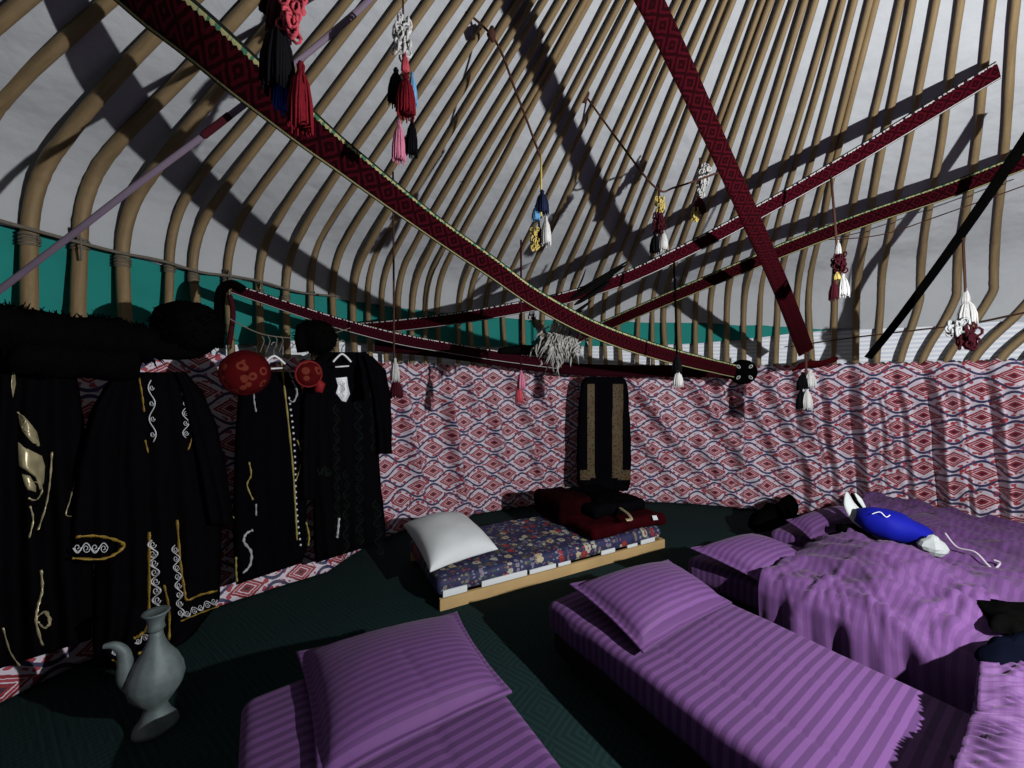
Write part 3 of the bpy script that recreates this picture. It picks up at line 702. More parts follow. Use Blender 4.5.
mb.parts('white_scrollwork', SILVER, r1)

# black fur collars/coats rolled along the top
mb = MB(); rn = random.Random(11)
fur = empty('fur_coat', G(60, 320), 'long black fur coat slung along the top of the left robes', 'fur coat')
cp = smoothpath([G(-25, 322, .12), G(20, 330, .14), (G(60, 335, .14)), G(110, 338, .15), G(150, 345, .15)], 8)
V, Fc, U = tube(cp, [.085+.02*nz(i*.5, 2) for i in range(len(cp))], 18)
V = [v+Vector((nz(v.x*25, v.y*25, v.z*25), nz(v.z*25, v.x*25, 9), nz(v.y*25, v.z*25, 4)))*.022 for v in V]; mb.add(V, Fc, U)
for q in range(900):
    k = rn.randrange(len(cp)-1); c_ = lerp(cp[k], cp[k+1], rn.random()); a = rn.uniform(0, 2*PI); d = Vector((0, math.cos(a), math.sin(a))); p0 = c_+d*.075
    mb.add(*tube([p0, p0+d*rn.uniform(.02, .045)+Vector((rn.uniform(-.02, .02), 0, -.008))], [.006, .001], 3, False))
mb.build('fur_roll', FURB, fur)
cp2 = [G(10, 348, .14), G(50, 358, .15), G(90, 362, .15), G(132, 362, .15)]
V, Fc, U = tube(smoothpath(cp2), .075, 14); V = [v+Vector((nz(v.x*20, v.y*20, v.z*20), nz(v.z*20, v.x*20, 9), nz(v.y*20, v.z*20, 4)))*.025 for v in V]; mesh('fur_collar', V, Fc, FURB, fur)
def furball(label, c_, rx, ry, rz, name='fur_hat', n=420, cat='hat'):
    root = empty(name, c_-Vector((0, 0, rz)), label, cat); mb = MB()
    def fn(a, b):
        th = a*2*PI; ph = (b-.5)*PI; k = 1+.12*nz(math.cos(th)*2+c_.x, math.sin(th)*2, ph*2)
        return c_+Vector((rx*k*math.cos(th)*math.cos(ph)**.7 if math.cos(ph) > 1e-6 else 0, ry*k*math.sin(th)*math.cos(ph)**.7 if math.cos(ph) > 1e-6 else 0, rz*k*math.sin(ph)))
    mb.add(*grid(30, 16, fn, True)); r_ = random.Random(int(c_.x*100)+5)
    for q in range(n):
        th = r_.uniform(0, 2*PI); ph = r_.uniform(-1.4, 1.4); d = Vector((rx*math.cos(th)*math.cos(ph), ry*math.sin(th)*math.cos(ph), rz*math.sin(ph))); p0 = c_+d*.98
        mb.add(*tube([p0, p0+d.normalized()*r_.uniform(.012, .03)+Vector((r_.uniform(-.01, .01), 0, -.006))], [.005, .001], 3, False))
    mb.build('fur_crown', FURB, root)
    return root
h1 = furball('bulky black fur hat on top of the wide black robe', G(188, 328, .12), .16, .13, .13)
V, Fc, U = tube(smoothpath([G(150, 347, .13), G(170, 350, .14), G(196, 348, .13), G(214, 336, .12)]), .05, 12); mesh('fur_brim', V, Fc, FURB, h1)
mb = MB()
h2 = furball('black fur hat hanging above the hangers under the low band', G(316, 337, .10), .125, .1, .105)
V, Fc, U = tube([G(300, 325, .12), G(300, 338, .13), G(302, 352, .12)], [.02, .035, .03], 8); mesh('ear_flap', V, Fc, FURB, h2)

# middle robe
r2 = empty('robe', G(272, 352), 'black sleeveless robe with gold piping hanging under the red caps', 'robe')
S2 = garment('robe_body', [(372, 243, 296), (395, 238, 303), (440, 235, 305), (500, 233, 306), (560, 234, 306), (574, 236, 302)], VELVETB, r2, .05, 4, .010, sl=11)
mb = MB()
for pts, w_ in (([(281, 358), (284, 385), (288, 420), (293, 470), (296, 520), (297, 540)], .006), ([(297, 440), (302, 455), (300, 468), (296, 480)], .004), ([(249, 462), (251, 475), (247, 485), (253, 500)], .005), ([(236, 557), (236, 570), (237, 582)], .006), ([(306, 522), (309, 536), (308, 546)], .006), ([(230, 500), (229, 512), (234, 518)], .005)):
    mb.add(*braid('b', S2, pts, w_, GOLD, r2))
mb.parts('gold_piping', simple('olive_gold_piping', (.26, .22, .06), .5, .4, .4, 90), r2)
mb = MB()
for i in range(26):
    t_ = i/25; p = S2(lerp(289, 301, t_)+1.5*math.sin(t_*6), lerp(398, 545, t_), .012); mb.add(*lathe([(.001, -.008), (.007, -.004), (.007, .004), (.001, .008)], 8, p))
mb.parts('bead', SILVER, r2)
mb = MB()
for pts, w_ in (([(288, 368), (292, 378), (296, 374)], .006), ([(292, 380), (297, 392), (293, 402), (288, 398)], .007), ([(253, 530), (246, 534), (244, 542), (251, 552), (250, 565), (243, 573)], .007), ([(254, 392), (254, 400), (256, 412)], .005), ([(256, 504), (256, 516)], .005)):
    mb.add(*braid('b', S2, pts, w_, SILVER, r2))
mb.parts('silver_braid', simple('grey_silver_braid', (.28, .29, .31), .5, .4, .3, 90), r2)

# right robe
r3 = empty('robe', G(345, 350), 'black long-sleeved robe with faint green embroidery and a white neck motif', 'robe')
S3 = garment('robe_body', [(352, 322, 366), (362, 312, 376), (400, 310, 378), (450, 311, 378), (500, 313, 382), (540, 314, 386), (552, 316, 386)], VELVET, r3, .06, 5, .012, sl=11)
garment('sleeve', [(356, 362, 372), (370, 366, 386), (400, 372, 391), (430, 376, 392), (454, 377, 392)], VELVET, r3, .10, 2, .01, 14)
garment('sleeve', [(360, 308, 326), (400, 302, 322), (460, 300, 318), (500, 301, 316)], VELVET, r3, .09, 2, .01, 14)
FG = simple('faint_green_embroidery', (.010, .017, .012), .9, .05, .5, 60)
mb = MB()
for a in ((336, 405, 337, 540, 3, 14, .0028), (346, 470, 346, 560, 3, 9, .0024), (358, 400, 360, 545, 4, 14, .0028), (372, 390, 374, 452, 3, 7, .0026), (318, 470, 330, 472, 5, 3, .0026), (376, 500, 380, 556, 4, 6, .0026)):
    q = scroll(S3, *a); mb.add(q.V, q.F, q.U)
mb.parts('green_embroidery', FG, r3)
mb = MB(); mb.add(*patch(S3, [(336, 378), (347, 377), (348, 385), (350, 394), (346, 402), (342, 401), (336, 393), (338, 386)])); q = scroll(S3, 342, 380, 342, 398, 3, 3, .004); mb.add(q.V, q.F, q.U)
mb.add(*braid('b', S3, [(339, 518), (338, 530), (337, 538)], .008, SILVER, r3)); mb.parts('neck_motif', SILVER, r3)

# hanger bars and hooks
def hanger(label, x, y, wdt):
    root = empty('coat_hanger', G(x, y, .12), label, 'coat hanger'); mb = MB()
    mb.add(*tube(smoothpath([G(x-wdt, y+7, .13), G(x-wdt*.5, y+2, .13), G(x, y-1, .13), G(x+wdt*.5, y+2, .13), G(x+wdt, y+7, .13)]), .007, 6))
    mb.build('hanger_arms', PLASTIC, root)
    mb = MB(); mb.add(*tube([G(x-wdt*.75, y+12, .14), G(x+wdt*.75, y+11, .14)], .006, 6)); mb.build('hanger_bar', PLASTIC, root)
    mb = MB(); mb.add(*tube(smoothpath([G(x, y-1, .13), G(x, y-7, .12), G(x+3, y-12, .10), G(x, y-15, .09), G(x-3, y-12, .09)]), .003, 6)); mb.build('hanger_hook', simple('hook_wire', (.3, .3, .3), .3, .5, .1, 5, .8), root)
hanger('white plastic hanger in the neck of the right black robe', 342, 355, 9)
hanger('white plastic hanger showing beside the large red cap', 274, 357, 11)
cord('clothes_line', [G(228, 318, .1), G(262, 334, .1), G(300, 338, .1), G(330, 334, .1), G(350, 328, .1)], .0035, CORDG, 'thin line the hangers hang on, below the low band', 'line')
mb = MB()
hk = empty('wire_hooks', G(284, 335, .1), 'small wire hooks on the thin line between the two red caps', 'hooks')
for x in (262, 268, 275, 281): mb.add(*tube(smoothpath([G(x, 336, .1), G(x+2, 341, .1), G(x, 347, .1), G(x-2, 352, .11)]), .0028, 5))
mb.parts('hook', CORDG, hk)
pc = mesh('paper_scrap', [G(296, 352, .11), G(304, 346, .10), G(309, 353, .11), G(303, 356, .12), G(296, 352, .115), G(304, 346, .105), G(309, 353, .115), G(303, 356, .125)], [(0, 1, 2, 3), (7, 6, 5, 4), (0, 4, 5, 1), (1, 5, 6, 2), (2, 6, 7, 3), (3, 7, 4, 0)], WHITE, None, None, False)
tag(pc, 'small white cloth corner sticking up between the two red caps', 'cloth')

# red caps
t = NT('red_embroidered_cap_cloth', .95, .03)
vo = t.n('ShaderNodeTexVoronoi'); vo.inputs['Scale'].default_value = 17; t.l(t.n('ShaderNodeTexCoord').outputs['Object'], vo.inputs['Vector'])
c = t.mix(t.M('MULTIPLY', t.M('LESS_THAN', vo.outputs['Distance'], .42), t.M('GREATER_THAN', vo.outputs['Distance'], .22)), (.055, .003, .004), (.12, .025, .015)); t.color(c)
REDCAP = t.m; REDRIM = simple('maroon_cap_rim', (.03, .002, .003), .95, .02, .3, 30)
def cap(label, c_, r, tilt, mat, rim, side=1):
    root = empty('embroidered_cap', c_, label, 'cap')
    # dome facing the viewer, rim behind it
    d = (LP*.35+Vector((0, 0, 1.4))*.65-c_).normalized(); d = (d+Vector((tilt, 0, -.1))).normalized(); a = d.cross(Vector((0, 0, 1))).normalized(); b = a.cross(d)
    prof = [(.001, .50), (.35, .46), (.65, .36), (.86, .22), (.97, .06), (1.0, -.1), (.95, -.12)]
    V = []; Fc = []; n = 28
    for i, (rr, h) in enumerate(prof):
        for k in range(n):
            an = 2*PI*k/n; q = r*rr*(1+.04*nz(an*1.5, i*.4)); V.append(c_+a*q*math.cos(an)+b*q*math.sin(an)+d*h*r*1.1)
    for i in range(len(prof)-1):
        for k in range(n): m = (k+1) % n; Fc.append((i*n+k, i*n+m, (i+1)*n+m, (i+1)*n+k))
    Fc.append(tuple(range(n))); Fc.append(tuple((len(prof)-1)*n+k for k in range(n))[::-1])
    mesh('cap_crown', V, Fc, mat, root)
    ring = [c_+a*r*.99*math.cos(2*PI*k/30)+b*r*.99*math.sin(2*PI*k/30)-d*.05*r for k in range(31)]
    V, Fc, U = tube(ring, r*.11, 8, False); mesh('cap_rim', V, Fc, rim, root); return root
cap('larger red embroidered cap hanging left of the robes on hangers', G(246, 373, .17), .118, .1, REDCAP, REDRIM)
c2 = cap('smaller red embroidered cap hanging between the hangers', G(309, 374, .22), .078, .35, REDCAP, simple('bright_red_rim', (.15, .006, .008), .7, .2, .2, 30))
V, Fc, U = tube([G(314, 378, .2), G(320, 385, .2), G(318, 392, .2)], [.02, .034, .028], 8); mesh('ear_tab', V, Fc, simple('bright_red_tab', (.17, .006, .009), .7, .2, .2, 30), c2)
def flatcap(label, px, py, D, r):
    c_ = at(px, py, D); root = empty('round_cap', c_, label, 'cap'); d = (Vector((1.0, 0, 1.4))-c_).normalized(); a = d.cross(Vector((0, 0, 1))).normalized(); b = a.cross(d); V = []; Fc = []; n = 28
    prof = [(.001, .5), (.5, .47), (.85, .38), (1, .2), (1.02, -.3), (.9, -.32)]
    for i, (rr, h) in enumerate(prof):
        for k in range(n): an = 2*PI*k/n; V.append(c_+a*r*rr*math.cos(an)+b*r*rr*math.sin(an)+d*h*r)
    for i in range(len(prof)-1):
        for k in range(n): m = (k+1) % n; Fc.append((i*n+k, i*n+m, (i+1)*n+m, (i+1)*n+k))
    Fc.append(tuple(range(n))); Fc.append(tuple((len(prof)-1)*n+k for k in range(n))[::-1])
    mesh('cap_body', V, Fc, BLACK, root); mb = MB()
    for k in range(4):
        an = PI/4+PI/2*k; pts = []
        for i in range(9):
            t_ = i/8*2*PI; q = .62+.16*math.cos(t_); w_ = .09*math.sin(t_); pts.append(c_+a*r*(q*math.cos(an)-w_*math.sin(an))+b*r*(q*math.sin(an)+w_*math.cos(an))+d*r*.5)
        mb.add(*tube(pts, r*.035, 5, False))
    mb.parts('white_motif', Y['grey'], root)
flatcap('round black cap with four white motifs at the right end of the low band', 743, 372, 3.72, .118)
# red felt ornament on the cloth edge
mb = MB(); mb.add(*tube(smoothpath([at(792, 371, 3.55), at(805, 365, 3.5), at(820, 364, 3.5), at(836, 359, 3.5)]), [.02]*4+[.055]*8+[.05]*6+[.03]*6+[.006], 8, True, .5)); tag(mb.build('felt_ornament', REDRIM), 'maroon felt scrap pinned to the cloth edge at the foot of the steep band', 'ornament')

# long vest on the back wall
DB = [(560, 4.12), (640, 4.2)]
rv = empty('long_vest', at(603, 376, 4.1), 'long black vest with gold and green embroidered borders on the lattice cloth', 'vest')
SV = garment('vest_body', [(377, 586, 622), (382, 581, 627), (400, 579, 629), (440, 577, 631), (480, 577, 631), (485, 577, 630), (491, 590, 628)], VELVET, rv, .05, 3, .012, 30, DB, 3)
t = NT('gold_green_border', .7, .3); vo = t.n('ShaderNodeTexVoronoi'); vo.inputs['Scale'].default_value = 38; t.l(t.n('ShaderNodeTexCoord').outputs['Object'], vo.inputs['Vector'])
t.color(t.mix(t.M('GREATER_THAN', vo.outputs['Distance'], .34), (.006, .009, .004), t.mix(t.noise(14), (.075, .068, .022), (.05, .014, .012)))); GG = t.m
def strip(S, pts, w_):
    V = []; Fc = []
    for (x, y) in pts:
        for k in range(4): V.append(S(x-w_+2*w_*k/3, y, .006 if k in (1, 2) else .002))
    for i in range(len(pts)-1):
        for k in range(3): Fc.append((i*4+k, i*4+k+1, i*4+5+k, i*4+4+k))
    return V, Fc
mb = MB(); mb.add(*strip(SV, [(591, 384+i*8) for i in range(12)]+[(592, 478)], 3.6)); mb.add(*strip(SV, [(618-(.6 if i > 3 else 0), 384+i*8) for i in range(12)]+[(617, 478)], 5.2))
mb.add(*strip(SV, [(585, 470), (585, 480)], 5)); mb.add(*strip(SV, [(624, 470), (624, 480)], 6)); mb.parts('embroidered_border', GG, rv)
mb = MB(); mb.add(*strip(SV, [(603.5, 382+i*8) for i in range(13)], 5)); mb.build('blue_lining', VELVETB, rv)

# ---------------------------------------------------------------- ewer
ec = floor_at(156, 727); ec.z = 0; ER = .098
ew = empty('ewer', ec, 'grey aged metal ewer with curved spout standing on the green carpet', 'ewer')
body = [(.068, 0), (.074, .004), (.070, .02), (.050, .05), (.036, .085), (.040, .10), (.060, .125), (.083, .16), (.092, .20), (.087, .235), (.071, .275), (.048, .31), (.032, .345), (.024, .375), (.021, .40)]
mb = MB(); mb.add(*lathe(body, 40, ec, lambda a, f: 1+.012*math.sin(a*12)*(f > .35)*(f < .8))); mb.build('ewer_body', EWER, ew)
mb = MB(); mb.add(*lathe([(.023, .395), (.030, .405), (.026, .42), (.028, .44), (.038, .462), (.046, .47), (.042, .474), (.03, .468)], 30, ec)); mb.build('ewer_neck', EWER, ew)
sx_ = Vector((-.80, -.45, 0)).normalized()
sp = smoothpath([ec+sx_*.06+Vector((0, 0, .19)), ec+sx_*.088+Vector((0, 0, .235)), ec+sx_*.092+Vector((0, 0, .30)), ec+sx_*.10+Vector((0, 0, .345)), ec+sx_*.125+Vector((0, 0, .375)), ec+sx_*.155+Vector((0, 0, .38))], 6)
mb = MB(); mb.add(*tube(sp, [lerp(.034, .008, i/len(sp)) for i in range(len(sp))], 14)); mb.build('spout', EWER, ew)

# ---------------------------------------------------------------- beds
UX = Vector((.546, -.838, 0)); VX = Vector((.838, .546, 0))   # head to foot, left to right
def pt(o, a, b, z): p = o+UX*a+VX*b; return Vector((p.x, p.y, z))
def bed(corner, L, W, top, label, seed):
    o = Vector((corner[0], corner[1], 0)); root = empty('bed', o+UX*L/2+VX*W/2, label, 'bed')
    mb = MB(); mb.add(*rbox(o+UX*.03+VX*.03, UX, VX, (L-.06, W-.06, .045, top-.14), .01, 12)); mb.build('bed_base', SHADEBASE, root, False)
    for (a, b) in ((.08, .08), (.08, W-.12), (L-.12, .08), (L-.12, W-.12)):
        mb = MB(); mb.add(*rbox(pt(o, a, b, 0), UX, VX, (.05, .05, 0, .055), .004, 4)); mb.build('leg', SHADEBASE, root, False)
    def dsp(p, hx, hy, hz):
        q = .012*nz(p.x*2.3+seed, p.y*2.5, seed)+.005*nz(p.x*7, p.y*3, seed+3)
        crease = -.006*math.exp(-((p.y+hy*.45-.02*math.sin(p.x*3))/.012)**2)-.005*math.exp(-((p.y-hy*.3-.015*math.sin(p.x*2+1))/.012)**2)
        up = 1 if p.z > hz*.6 else 0
        return Vector((0, 0 if up else .012*nz(p.x*6, p.z*5, seed)*(1 if p.y > 0 else -1), (q+crease)*up))
    mb = MB(); mb.add(*rbox(o, UX, VX, (L, W, top-.15, top), .042, 120, dsp)); mb.build('mattress_in_striped_sheet', SATIN, root)
    return o
b1 = bed((-.95, 1.35), 1.9, .80, .30, 'purple striped bed nearest the ewer, at the bottom of the photo', 1)
b2 = bed((.17, 1.96), 1.9, .79, .30, 'smoothly made purple striped bed in the middle of the row', 2)
b3 = bed((1.11, 2.45), 1.9, .80, .30, 'purple striped bed under the crumpled duvet that hangs to the floor', 3)
b4 = bed((1.95, 2.92), 1.9, .78, .30, 'purple striped bed whose head stands near the folded wall cloth', 4)
b5 = bed((2.70, 3.36), 1.9, .50, .30, 'purple bed closest to the right wall, beneath the white cord', 5)

def pillow(label, cs, H, mat, flange=.03, seed=0, wr=1.0):
    """cs: four corners TL,TR,BR,BL (metres) of a stuffed case with a flat flange"""
    A_, B_, C_, D_ = [Vector(c_) for c_ in cs]; root = empty('pillow', (A_+B_+C_+D_)/4, label, 'pillow')
    wl = (B_-A_).length; hl = (D_-A_).length; fu = flange/wl; fv = flange/hl
    nrm = (B_-A_).cross(D_-A_).normalized()
    if nrm.z < 0: nrm = -nrm
    def P(a, b):
        # pinched edges
        pa = a-.5; pb = b-.5; k = .06
        a2 = .5+pa*(1-k*(1-(2*pb)**2)*abs(2*pa)**3); b2 = .5+pb*(1-k*(1-(2*pa)**2)*abs(2*pb)**3)
        return lerp(lerp(A_, B_, a2), lerp(D_, C_, a2), b2)
    def hh(a, b, s):
        ia = (a-fu)/(1-2*fu); ib = (b-fv)/(1-2*fv)
        if ia <= 0 or ia >= 1 or ib <= 0 or ib >= 1: return .004+.004*nz(a*6, b*6, seed)
        q = (4*ia*(1-ia))**.42*(4*ib*(1-ib))**.42; w_ = .06*nz(a*3.1, b*3.4, seed)+.10*nz(a*1.5, b*1.6, seed+4)
        w_ += -.05*wr*math.exp(-((a-.55-.2*(b-.8))/.02)**2)*(b > .5)
        edge = .05*wr*nz(a*12, b*12, seed+2)*(1-q)
        return .006+H*q*(1+w_+edge)*s
    n1, n2 = 56, 48; V = []; Fc = []; U = []
    for s, sg in ((1, 1), (.22, -1)):
        for i in range(n1+1):
            for j in range(n2+1):
                a = i/n1; b = j/n2; V.append(P(a, b)+nrm*hh(a, b, s)*sg); U.append((a*wl, b*hl))
    N = (n1+1)*(n2+1); ix = lambda i, j: i*(n2+1)+j
    for i in range(n1):
        for j in range(n2):
            q = (ix(i, j), ix(i+1, j), ix(i+1, j+1), ix(i, j+1)); Fc.append(q[::-1]); Fc.append(tuple(N+k for k in q))
    for i in range(n1):
        Fc.append((ix(i, 0), ix(i+1, 0), N+ix(i+1, 0), N+ix(i, 0))); Fc.append((ix(i+1, n2), ix(i, n2), N+ix(i, n2), N+ix(i+1, n2)))
    for j in range(n2):
        Fc.append((ix(0, j+1), ix(0, j), N+ix(0, j), N+ix(0, j+1))); Fc.append((ix(n1, j), ix(n1, j+1), N+ix(n1, j+1), N+ix(n1, j)))
    mesh('pillowcase', V, Fc, mat, root, U)
    return root
def unp(px, py, z): return floor_at(px, py, z)
pillow('large purple striped pillow on the bed nearest the ewer', (unp(296, 652, .335), unp(457, 612, .335), unp(512, 692, .322), unp(316, 790, .322)), .085, SATINP, .03, 1)
pillow('purple striped pillow on the smoothly made bed in the middle', (unp(569, 584, .41), unp(668, 560, .385), unp(732, 603, .322), unp(643, 653, .325)), .095, SATINP, .028, 2)
pillow('purple pillow at the head of the bed with the hanging duvet', (unp(690, 548, .41), unp(752, 535, .40), unp(812, 560, .345), unp(764, 584, .335)), .09, SATINP, .028, 3)
pillow('purple pillow lying highest up by the wall, left of the black and white bag', (unp(786, 520, .40), unp(842, 506, .40), unp(862, 524, .34), unp(812, 541, .34)), .09, SATINP, .025, 4)
pillow('purple pillow at the head of the bed closest to the right wall', (unp(884, 522, .38), unp(925, 514, .40), unp(972, 540, .34), unp(925, 546, .34)), .08, SATINP, .025, 5)

# duvets: draped sheets with crumples
def duvet(name, o, a0, a1, b0, b1, hem, zt, label, seed, amp=.05, zfn=None, na=120, nb=90, thick=.012, lines=()):
    W_ = hem+(b1-b0)
    def fn(a, b):
        s = lerp(a0, a1, a); w_ = -hem+W_*b; cr = 0
        x = s*2.2; y = w_*3
        big = amp*(nz(s*1.6+seed, w_*1.9, seed)+.6*nz(s*3.3, w_*3.0+seed, seed+2))
        rg = lambda q: 1-abs(q)*2
        wr = 0
        for (an, fs, am, sd) in ((.35, 5.5, .050, 1), (-.5, 6.5, .038, 4), (1.25, 6, .036, 9), (.1, 13, .014, 13), (-1.0, 15, .010, 17)):
            al = s*math.cos(an)+w_*math.sin(an); ac = -s*math.sin(an)+w_*math.cos(an)+.09*nz(al*2.2, seed+sd)
            msk = max(0, min(1, .55+1.3*nz(s*1.7+sd, w_*1.9, seed))); v_ = nz(al*fs*.17+seed, ac*fs, sd)
            wr += am*msk*(max(0, 1-abs(v_)*3.2))**1.6
        if w_ < 0:
            q = -w_/hem; fold = .028*math.sin(s*23+2.5*nz(s*3, seed))*q+.014*math.sin(s*57+seed)*q
            bb = b0-.05*math.sin(min(1, q*3)*PI/2)-.05*q-fold; z = zt+big*.5*(1-q)+wr*(1-q)-hem*max(0, q-.08)
            z = max(z, .02)
        else:
            bb = b0+w_; z = zt+(zfn(s, w_) if zfn else 0)+big*min(1, .5+w_*5)+wr
        z = max(z, .328 if (w_ > .02) else .015)
        ss = s+.03*nz(w_*4, seed)*(1 if a in (0, 1) else 1)
        return pt(o, ss, bb, z), (s*1.0, w_)
    V, Fc, U = grid(na, nb, fn); ob = mesh(name, V, Fc, SATIND, None, U)
    m = ob.modifiers.new('thick', 'SOLIDIFY'); m.thickness = thick; m.offset = 1
    tag(ob, label, 'duvet'); return ob
duvet('duvet', b3, .46, 1.55, -.02, .84, .30, .375, 'crumpled purple duvet hanging over the side of its bed in gathered folds', 3.3, .05, lambda s, w_: .09*math.exp(-((s-.9)/.3)**2-((w_-.45)/.25)**2)+.02-.04*math.exp(-((s-.4)/.08)**2), 200, 120)
duvet('duvet', b4, .46, 1.7, .02, .76, .04, .385, 'rumpled purple duvet lying under the blue bag', 7.1, .045, lambda s, w_: .07*math.exp(-((s-.35)/.2)**2-((w_-.3)/.3)**2), 180, 110)
duvet('duvet', b5, .22, 1.8, .02, .52, .05, .375, 'rumpled purple duvet against the right wall under the white cord', 12.7, .04)
# gathered frill sheet at lower right
def frill(a, b):
    e0 = [(973, 666, .44), (968, 706, .44), (953, 736, .44), (926, 810, .43)]; e1 = [(1080, 690, .44), (1110, 740, .45), (1140, 790, .46), (1150, 860, .44)]
    x = a*3; i = min(2, int(x)); f_ = x-i
    p = unp(lerp(e0[i][0], e0[i+1][0], f_), lerp(e0[i][1], e0[i+1][1], f_), lerp(e0[i][2], e0[i+1][2], f_))
    q = unp(lerp(e1[i][0], e1[i+1][0], f_), lerp(e1[i][1], e1[i+1][1], f_), lerp(e1[i][2], e1[i+1][2], f_))
    P = lerp(p, q, b); w_ = (abs(math.sin(a*48+5*b+3*nz(a*6, b*2)))**.5*.011+.006*math.sin(a*170+9*nz(a*9, b*4)))*(1-.5*b)+.02*nz(a*4, b*3)
    drop = 0
    if b < .06: drop = (.06-b)*2.4
    P.z += w_-drop+.03*math.sin(b*PI)-.05*math.exp(-((b-.62)/.03)**2)*.3
    return P, (a*.8, b*.5)
V, Fc, U = grid(200, 40, frill); fr = mesh('bedspread', V, Fc, satin('purple_gathered_satin', .05, 1, .72, .0), None, U)
m = fr.modifiers.new('thick', 'SOLIDIFY'); m.thickness = .05; m.offset = -1
tag(fr, 'gathered purple bedspread bunched at the lower right corner', 'bedspread')
# dark jacket lying on duvets
def lump(o, fnz, n=40, m_=26):
    pass
def blob(outline, zb, h, mat, name, label=None, cat=None, seed=0, parent=None, rings=8):
    """soft heap with the given footprint (px outline on the height zb)"""
    P = [unp(x, y, zb) for x, y in smooth2(outline)]; c_ = sum(P, Vector())/len(P); V = []; Fc = []; n = len(P)
    for i in range(rings+1):
        t_ = i/rings; s = math.sin(t_*PI/2); z = h*math.cos(t_*PI/2)
        for p in P:
            q = lerp(c_, p, s); V.append(Vector((q.x, q.y, zb+z*(1+.5*nz(q.x*9+seed, q.y*9))+.01*nz(q.x*22, q.y*22, seed))))
    for i in range(rings):
        for k in range(n): Fc.append((i*n+k, i*n+(k+1) % n, (i+1)*n+(k+1) % n, (i+1)*n+k))
    Fc.append(tuple(rings*n+k for k in range(n))[::-1])
    V2 = [v-Vector((0, 0, .0)) for v in V]
    o = mesh(name, V2, Fc, mat, parent)
    if label: tag(o, label, cat)
    return o
def smooth2(pts, n=4):
    out = []; N = len(pts)
    for i in range(N):
        a, b, c_, d = [Vector((*pts[(i+k) % N], 0)) for k in (-1, 0, 1, 2)]
        for k in range(n):
            t_ = k/n; v = .5*((2*b)+(c_-a)*t_+(2*a-5*b+4*c_-d)*t_*t_+(3*b-3*c_+d-a)*t_**3); out.append((v.x, v.y))
    return out
blob([(974, 654), (984, 651), (990, 643), (1010, 641), (1040, 634), (1075, 660), (1060, 690), (1024, 679), (1000, 671), (980, 663)], .45, .05, NAVY, 'jacket', 'dark navy jacket lying on the purple bedding at the right edge', 'jacket', 2)
blob([(972, 604), (985, 600), (1010, 604), (1050, 612), (1050, 640), (1024, 642), (1008, 634), (990, 628), (986, 616)], .46, .035, BLACK, 'shadow_sheet', 'black sheet standing in for shadowed cloth above the navy jacket at the right edge', 'cloth', 5)  # black sheet added to paint the shadow lying on the bedding here

# blue bag etc
bb = empty('stuff_sack', unp(893, 535, .46), 'bright blue nylon stuff sack lying on the purple duvet by the wall', 'bag')
def capsule(p0, p1, r0, r1, mat, name, parent, seed=0, flat=.8, n=22):
    N = 16; path = [lerp(p0, p1, i/N) for i in range(N+1)]; rad = [lerp(r0, r1, i/N)*max(.15, math.sin(PI*min(.97, max(.03, i/N)))**.45) for i in range(N+1)]
    V, Fc, U = tube(path, rad, n, True, flat); V = [v+Vector((nz(v.x*18, v.y*18, seed), nz(v.y*18, v.z*18, seed), nz(v.z*18, v.x*18, seed)))*.012 for v in V]
    return mesh(name, V, Fc, mat, parent)
capsule(at(856, 515, 2.50), at(932, 537, 2.26), .135, .10, BLUE, 'sack_body', bb, 1)
V, Fc, U = tube(smoothpath([at(872, 514, 2.36), at(880, 512, 2.34), at(886, 517, 2.32), at(890, 515, 2.32)]), .0025, 6); mesh('draw_cord', V, Fc, PLASTIC, bb)
wb = empty('white_pouch', at(933, 546, 2.18), 'small crumpled white pouch touching the blue stuff sack', 'pouch')
V, Fc, U = lathe([(.001, -.055), (.035, -.045), (.055, -.02), (.06, .0), (.047, .025), (.028, .04), (.02, .055), (.001, .065)], 14, at(933, 546, 2.18), lambda a, f: 1+.22*nz(a*2, f*3, 4))
mesh('pouch_body', V, Fc, simple('grey_white_nylon', (.30, .33, .34), .8, .1, .1, 9), wb, None, False)
bw = empty('black_and_white_bag', at(858, 515, 2.61), 'black and white bag with upright pointed flaps beside the blue sack', 'bag')
mb = MB()
for (pts, w_) in (([at(847, 492, 2.6), at(850, 505, 2.56), at(857, 516, 2.54), at(866, 526, 2.52)], [.006, .045, .06, .035]), ([at(855, 493, 2.58), at(860, 500, 2.56), at(866, 510, 2.55)], [.004, .016, .008])):
    P = smoothpath(pts, 6); R_ = [interp(i/(len(P)-1), [(k/(len(w_)-1), w_[k]) for k in range(len(w_))]) for i in range(len(P))]; mb.add(*tube(P, R_, 10, True, .35, (0, 1, 0)))
mb.parts('white_flap', simple('white_leatherette', (.42, .46, .47), .7, .15, .1, 9), bw)
mb = MB(); mb.add(*tube(smoothpath([at(852, 493, 2.66), at(858, 508, 2.64), at(868, 518, 2.62), at(876, 522, 2.6)]), [.01]*4+[.05]*10+[.05]*5, 10, True, .6)); mb.add(*tube([at(836, 527, 2.61), at(848, 530, 2.56), at(866, 530, 2.53), at(872, 528, 2.53)], [.02, .04, .045, .03], 10)); mb.parts('black_pouch', BLACK, bw)
blob([(748, 523), (770, 518), (788, 508), (797, 504), (798, 512), (790, 522), (775, 530), (756, 532)], .14, .16, BLACK, 'cloth_bundle', 'black cloth bundle on the carpet behind the head of the beds', 'cloth', 3)
